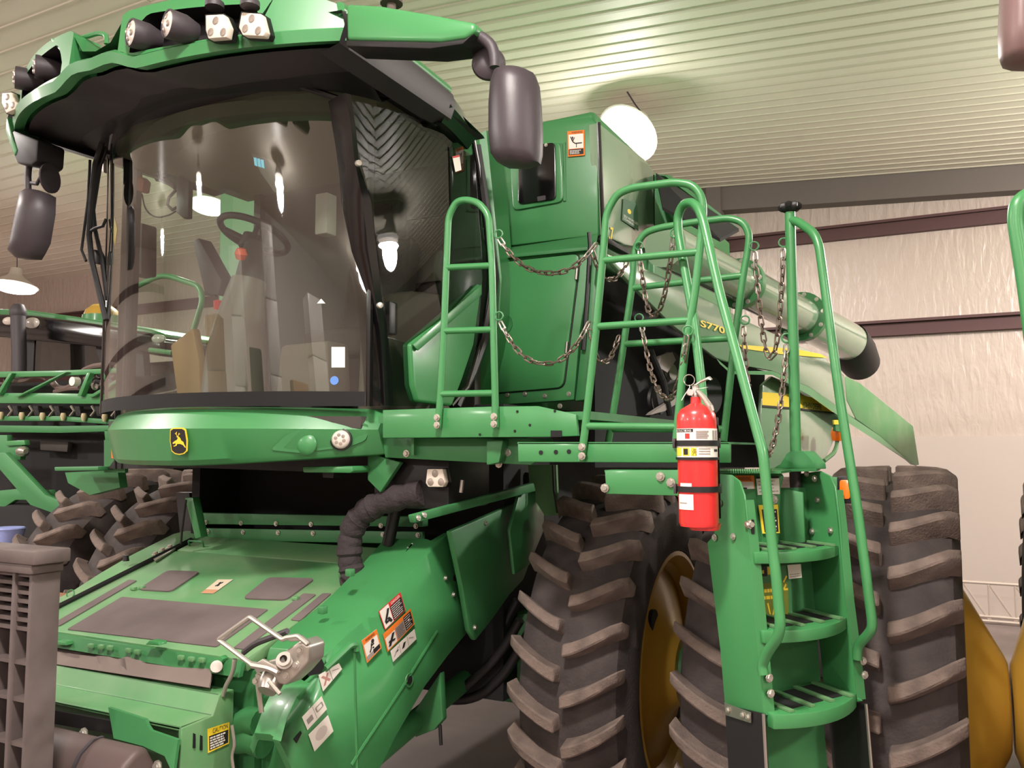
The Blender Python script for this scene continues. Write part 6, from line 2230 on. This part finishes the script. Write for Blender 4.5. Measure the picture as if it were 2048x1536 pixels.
# ------------------------------------------------------------------ small things around
CRT = thing('plastic_pallet', (-2.9, 1.8, 0), 'grey ribbed plastic pallet standing on end at the lower left corner', 'pallet')
yp = 1.74
pr = U(46, 1300, y=yp).x
ptop = U(30, 1100, y=yp).z
b = MB()
b.bb((pr - 0.9, yp, ptop - 0.045), (pr + 0.035, yp + 0.13, ptop))
b.build('top_lip', CRATE, CRT, bevel=0.006)
b = MB()
b.bb((pr - 0.9, yp + 0.006, ptop - 0.075), (pr + 0.014, yp + 0.12, ptop - 0.045))
b.build('top_band', CRATE, CRT, bevel=0.004)
for dx in (0.0, 0.088, 0.2, 0.4, 0.6, 0.82):
    MB().bb((pr - dx - 0.016, yp + 0.02, 0.0), (pr - dx, yp + 0.12, ptop - 0.07)).build('upright_rib', CRATE, CRT, bevel=0.003)
MB().bb((pr - 0.9, yp + 0.105, 0.0), (pr - 0.005, yp + 0.12, ptop - 0.07)).build('back_web', CRATE, CRT)
zs = [U(40, v, y=yp).z for v in (1152, 1170, 1188, 1206, 1224, 1244, 1262, 1332, 1408, 1500)] + [0.9, 0.7, 0.5, 0.3, 0.1]
for z_ in zs:
    MB().bb((pr - 0.9, yp + 0.03, z_ - 0.008), (pr - 0.003, yp + 0.12, z_ + 0.004)).build('cross_rib', CRATE, CRT)
bx_ = U(110, 1200, y=2.9)
b = MB()
b.bb((-5.05, 2.95, 0.0), (-4.15, 3.12, U(120, 1201, y=2.95).z))
BXO = b.build('cardboard_box', BROWN, None, bevel=0.006)
props(BXO, 'plain brown cardboard sheet box standing beside the far side tire', 'box')
bz = U(14, 1088, y=4.2)
BK = thing('bucket', (bz.x, bz.y, 0), 'pale blue bucket on a stand between grey pallet and planter', 'bucket')
MB().lathe([(0, 0), (0.10, 0), (0.125, 0.14), (0.13, 0.14), (0.12, 0.15), (0.0, 0.12)], (bz.x, bz.y, bz.z - 0.02), (0, 0, 1), 24).build('pail', BLUEP, BK)
MB().bb((bz.x - 0.2, bz.y - 0.15, 0), (bz.x + 0.2, bz.y + 0.15, bz.z - 0.02)).build('stand', DARKG, BK, bevel=0.01)
# light welded frame leaning at the back wall
ft = thing('metal_frame', (0.45, 11.3, 0), 'pale welded lattice frame standing at the back wall between the wheels', 'frame')
yf = 11.2
fw = mat('galvanised_frame', (196, 182, 170), 0.5, metal=0.3)
FQ = lambda p: U(*p, y=yf)
zt2, zb2 = FQ((1990, 1167)).z, FQ((1990, 1243)).z
x0_, x1_ = -0.2, 2.2
for z_ in (zt2, zb2, zb2 + 0.05):
    MB().tube([(x0_, yf, z_), (x1_, yf, z_)], 0.018, 8).build('chord', fw, ft)
k = 0
x_ = x0_
while x_ < x1_ - 0.1:
    MB().tube([(x_, yf, zt2), (x_, yf, zb2)], 0.014, 6).build('web_bar', fw, ft)
    MB().tube([(x_, yf, zt2), (x_ + 0.26, yf, zb2)], 0.012, 6).build('web_bar', fw, ft)
    x_ += 0.26
for x_ in (x0_, x1_):
    MB().tube([(x_, yf, 0), (x_, yf, zt2)], 0.016, 8).build('foot', fw, ft)
# unseen stacks added behind the viewer so the cab glass mirrors streaks
STRETCH = mat('stretch_wrap', (214, 204, 196), 0.3, var=0.15, scale=3, bump=0.4, bscale=9)
for x_, y_, w_, h_, m_, lab in ((-4.9, -2.4, 0.8, 2.9, BROWN, 'added brown carton stack behind the viewer for the glass to mirror, leftmost'), (-3.7, -2.8, 0.55, 3.6, STRETCH, 'added tall pale wrapped stack behind the viewer for the glass to mirror, second from left'),
                                (-2.9, -2.4, 0.5, 2.6, TAND, 'added dark crate stack behind the viewer for the glass to mirror, in the middle'), (-2.1, -2.9, 0.5, 3.9, STRETCH, 'added tallest pale wrapped stack behind the viewer for the glass to mirror'),
                                (-1.2, -2.5, 0.6, 2.4, BROWN, 'added lower brown carton stack behind the viewer for the glass to mirror'), (-0.2, -3.0, 0.6, 3.4, STRETCH, 'added pale wrapped stack behind the viewer for the glass to mirror, rightmost')):
    o = thing('reflection_stack', (x_, y_, 0), lab, 'pallet stack')
    MB().bb((x_ - w_ / 2 - 0.05, y_ - 0.5, 0), (x_ + w_ / 2 + 0.05, y_ + 0.4, 0.13)).build('pallet_base', BROWN, o)
    n_ = 5
    for k in range(n_):
        z0_ = 0.13 + (h_ - 0.13) * k / n_
        MB().bb((x_ - w_ / 2 + 0.02 * (k % 2), y_ - 0.4, z0_), (x_ + w_ / 2 - 0.02 * (k % 3), y_ + 0.36, z0_ + (h_ - 0.13) / n_ - 0.004)).build('carton', m_, o, bevel=0.02)
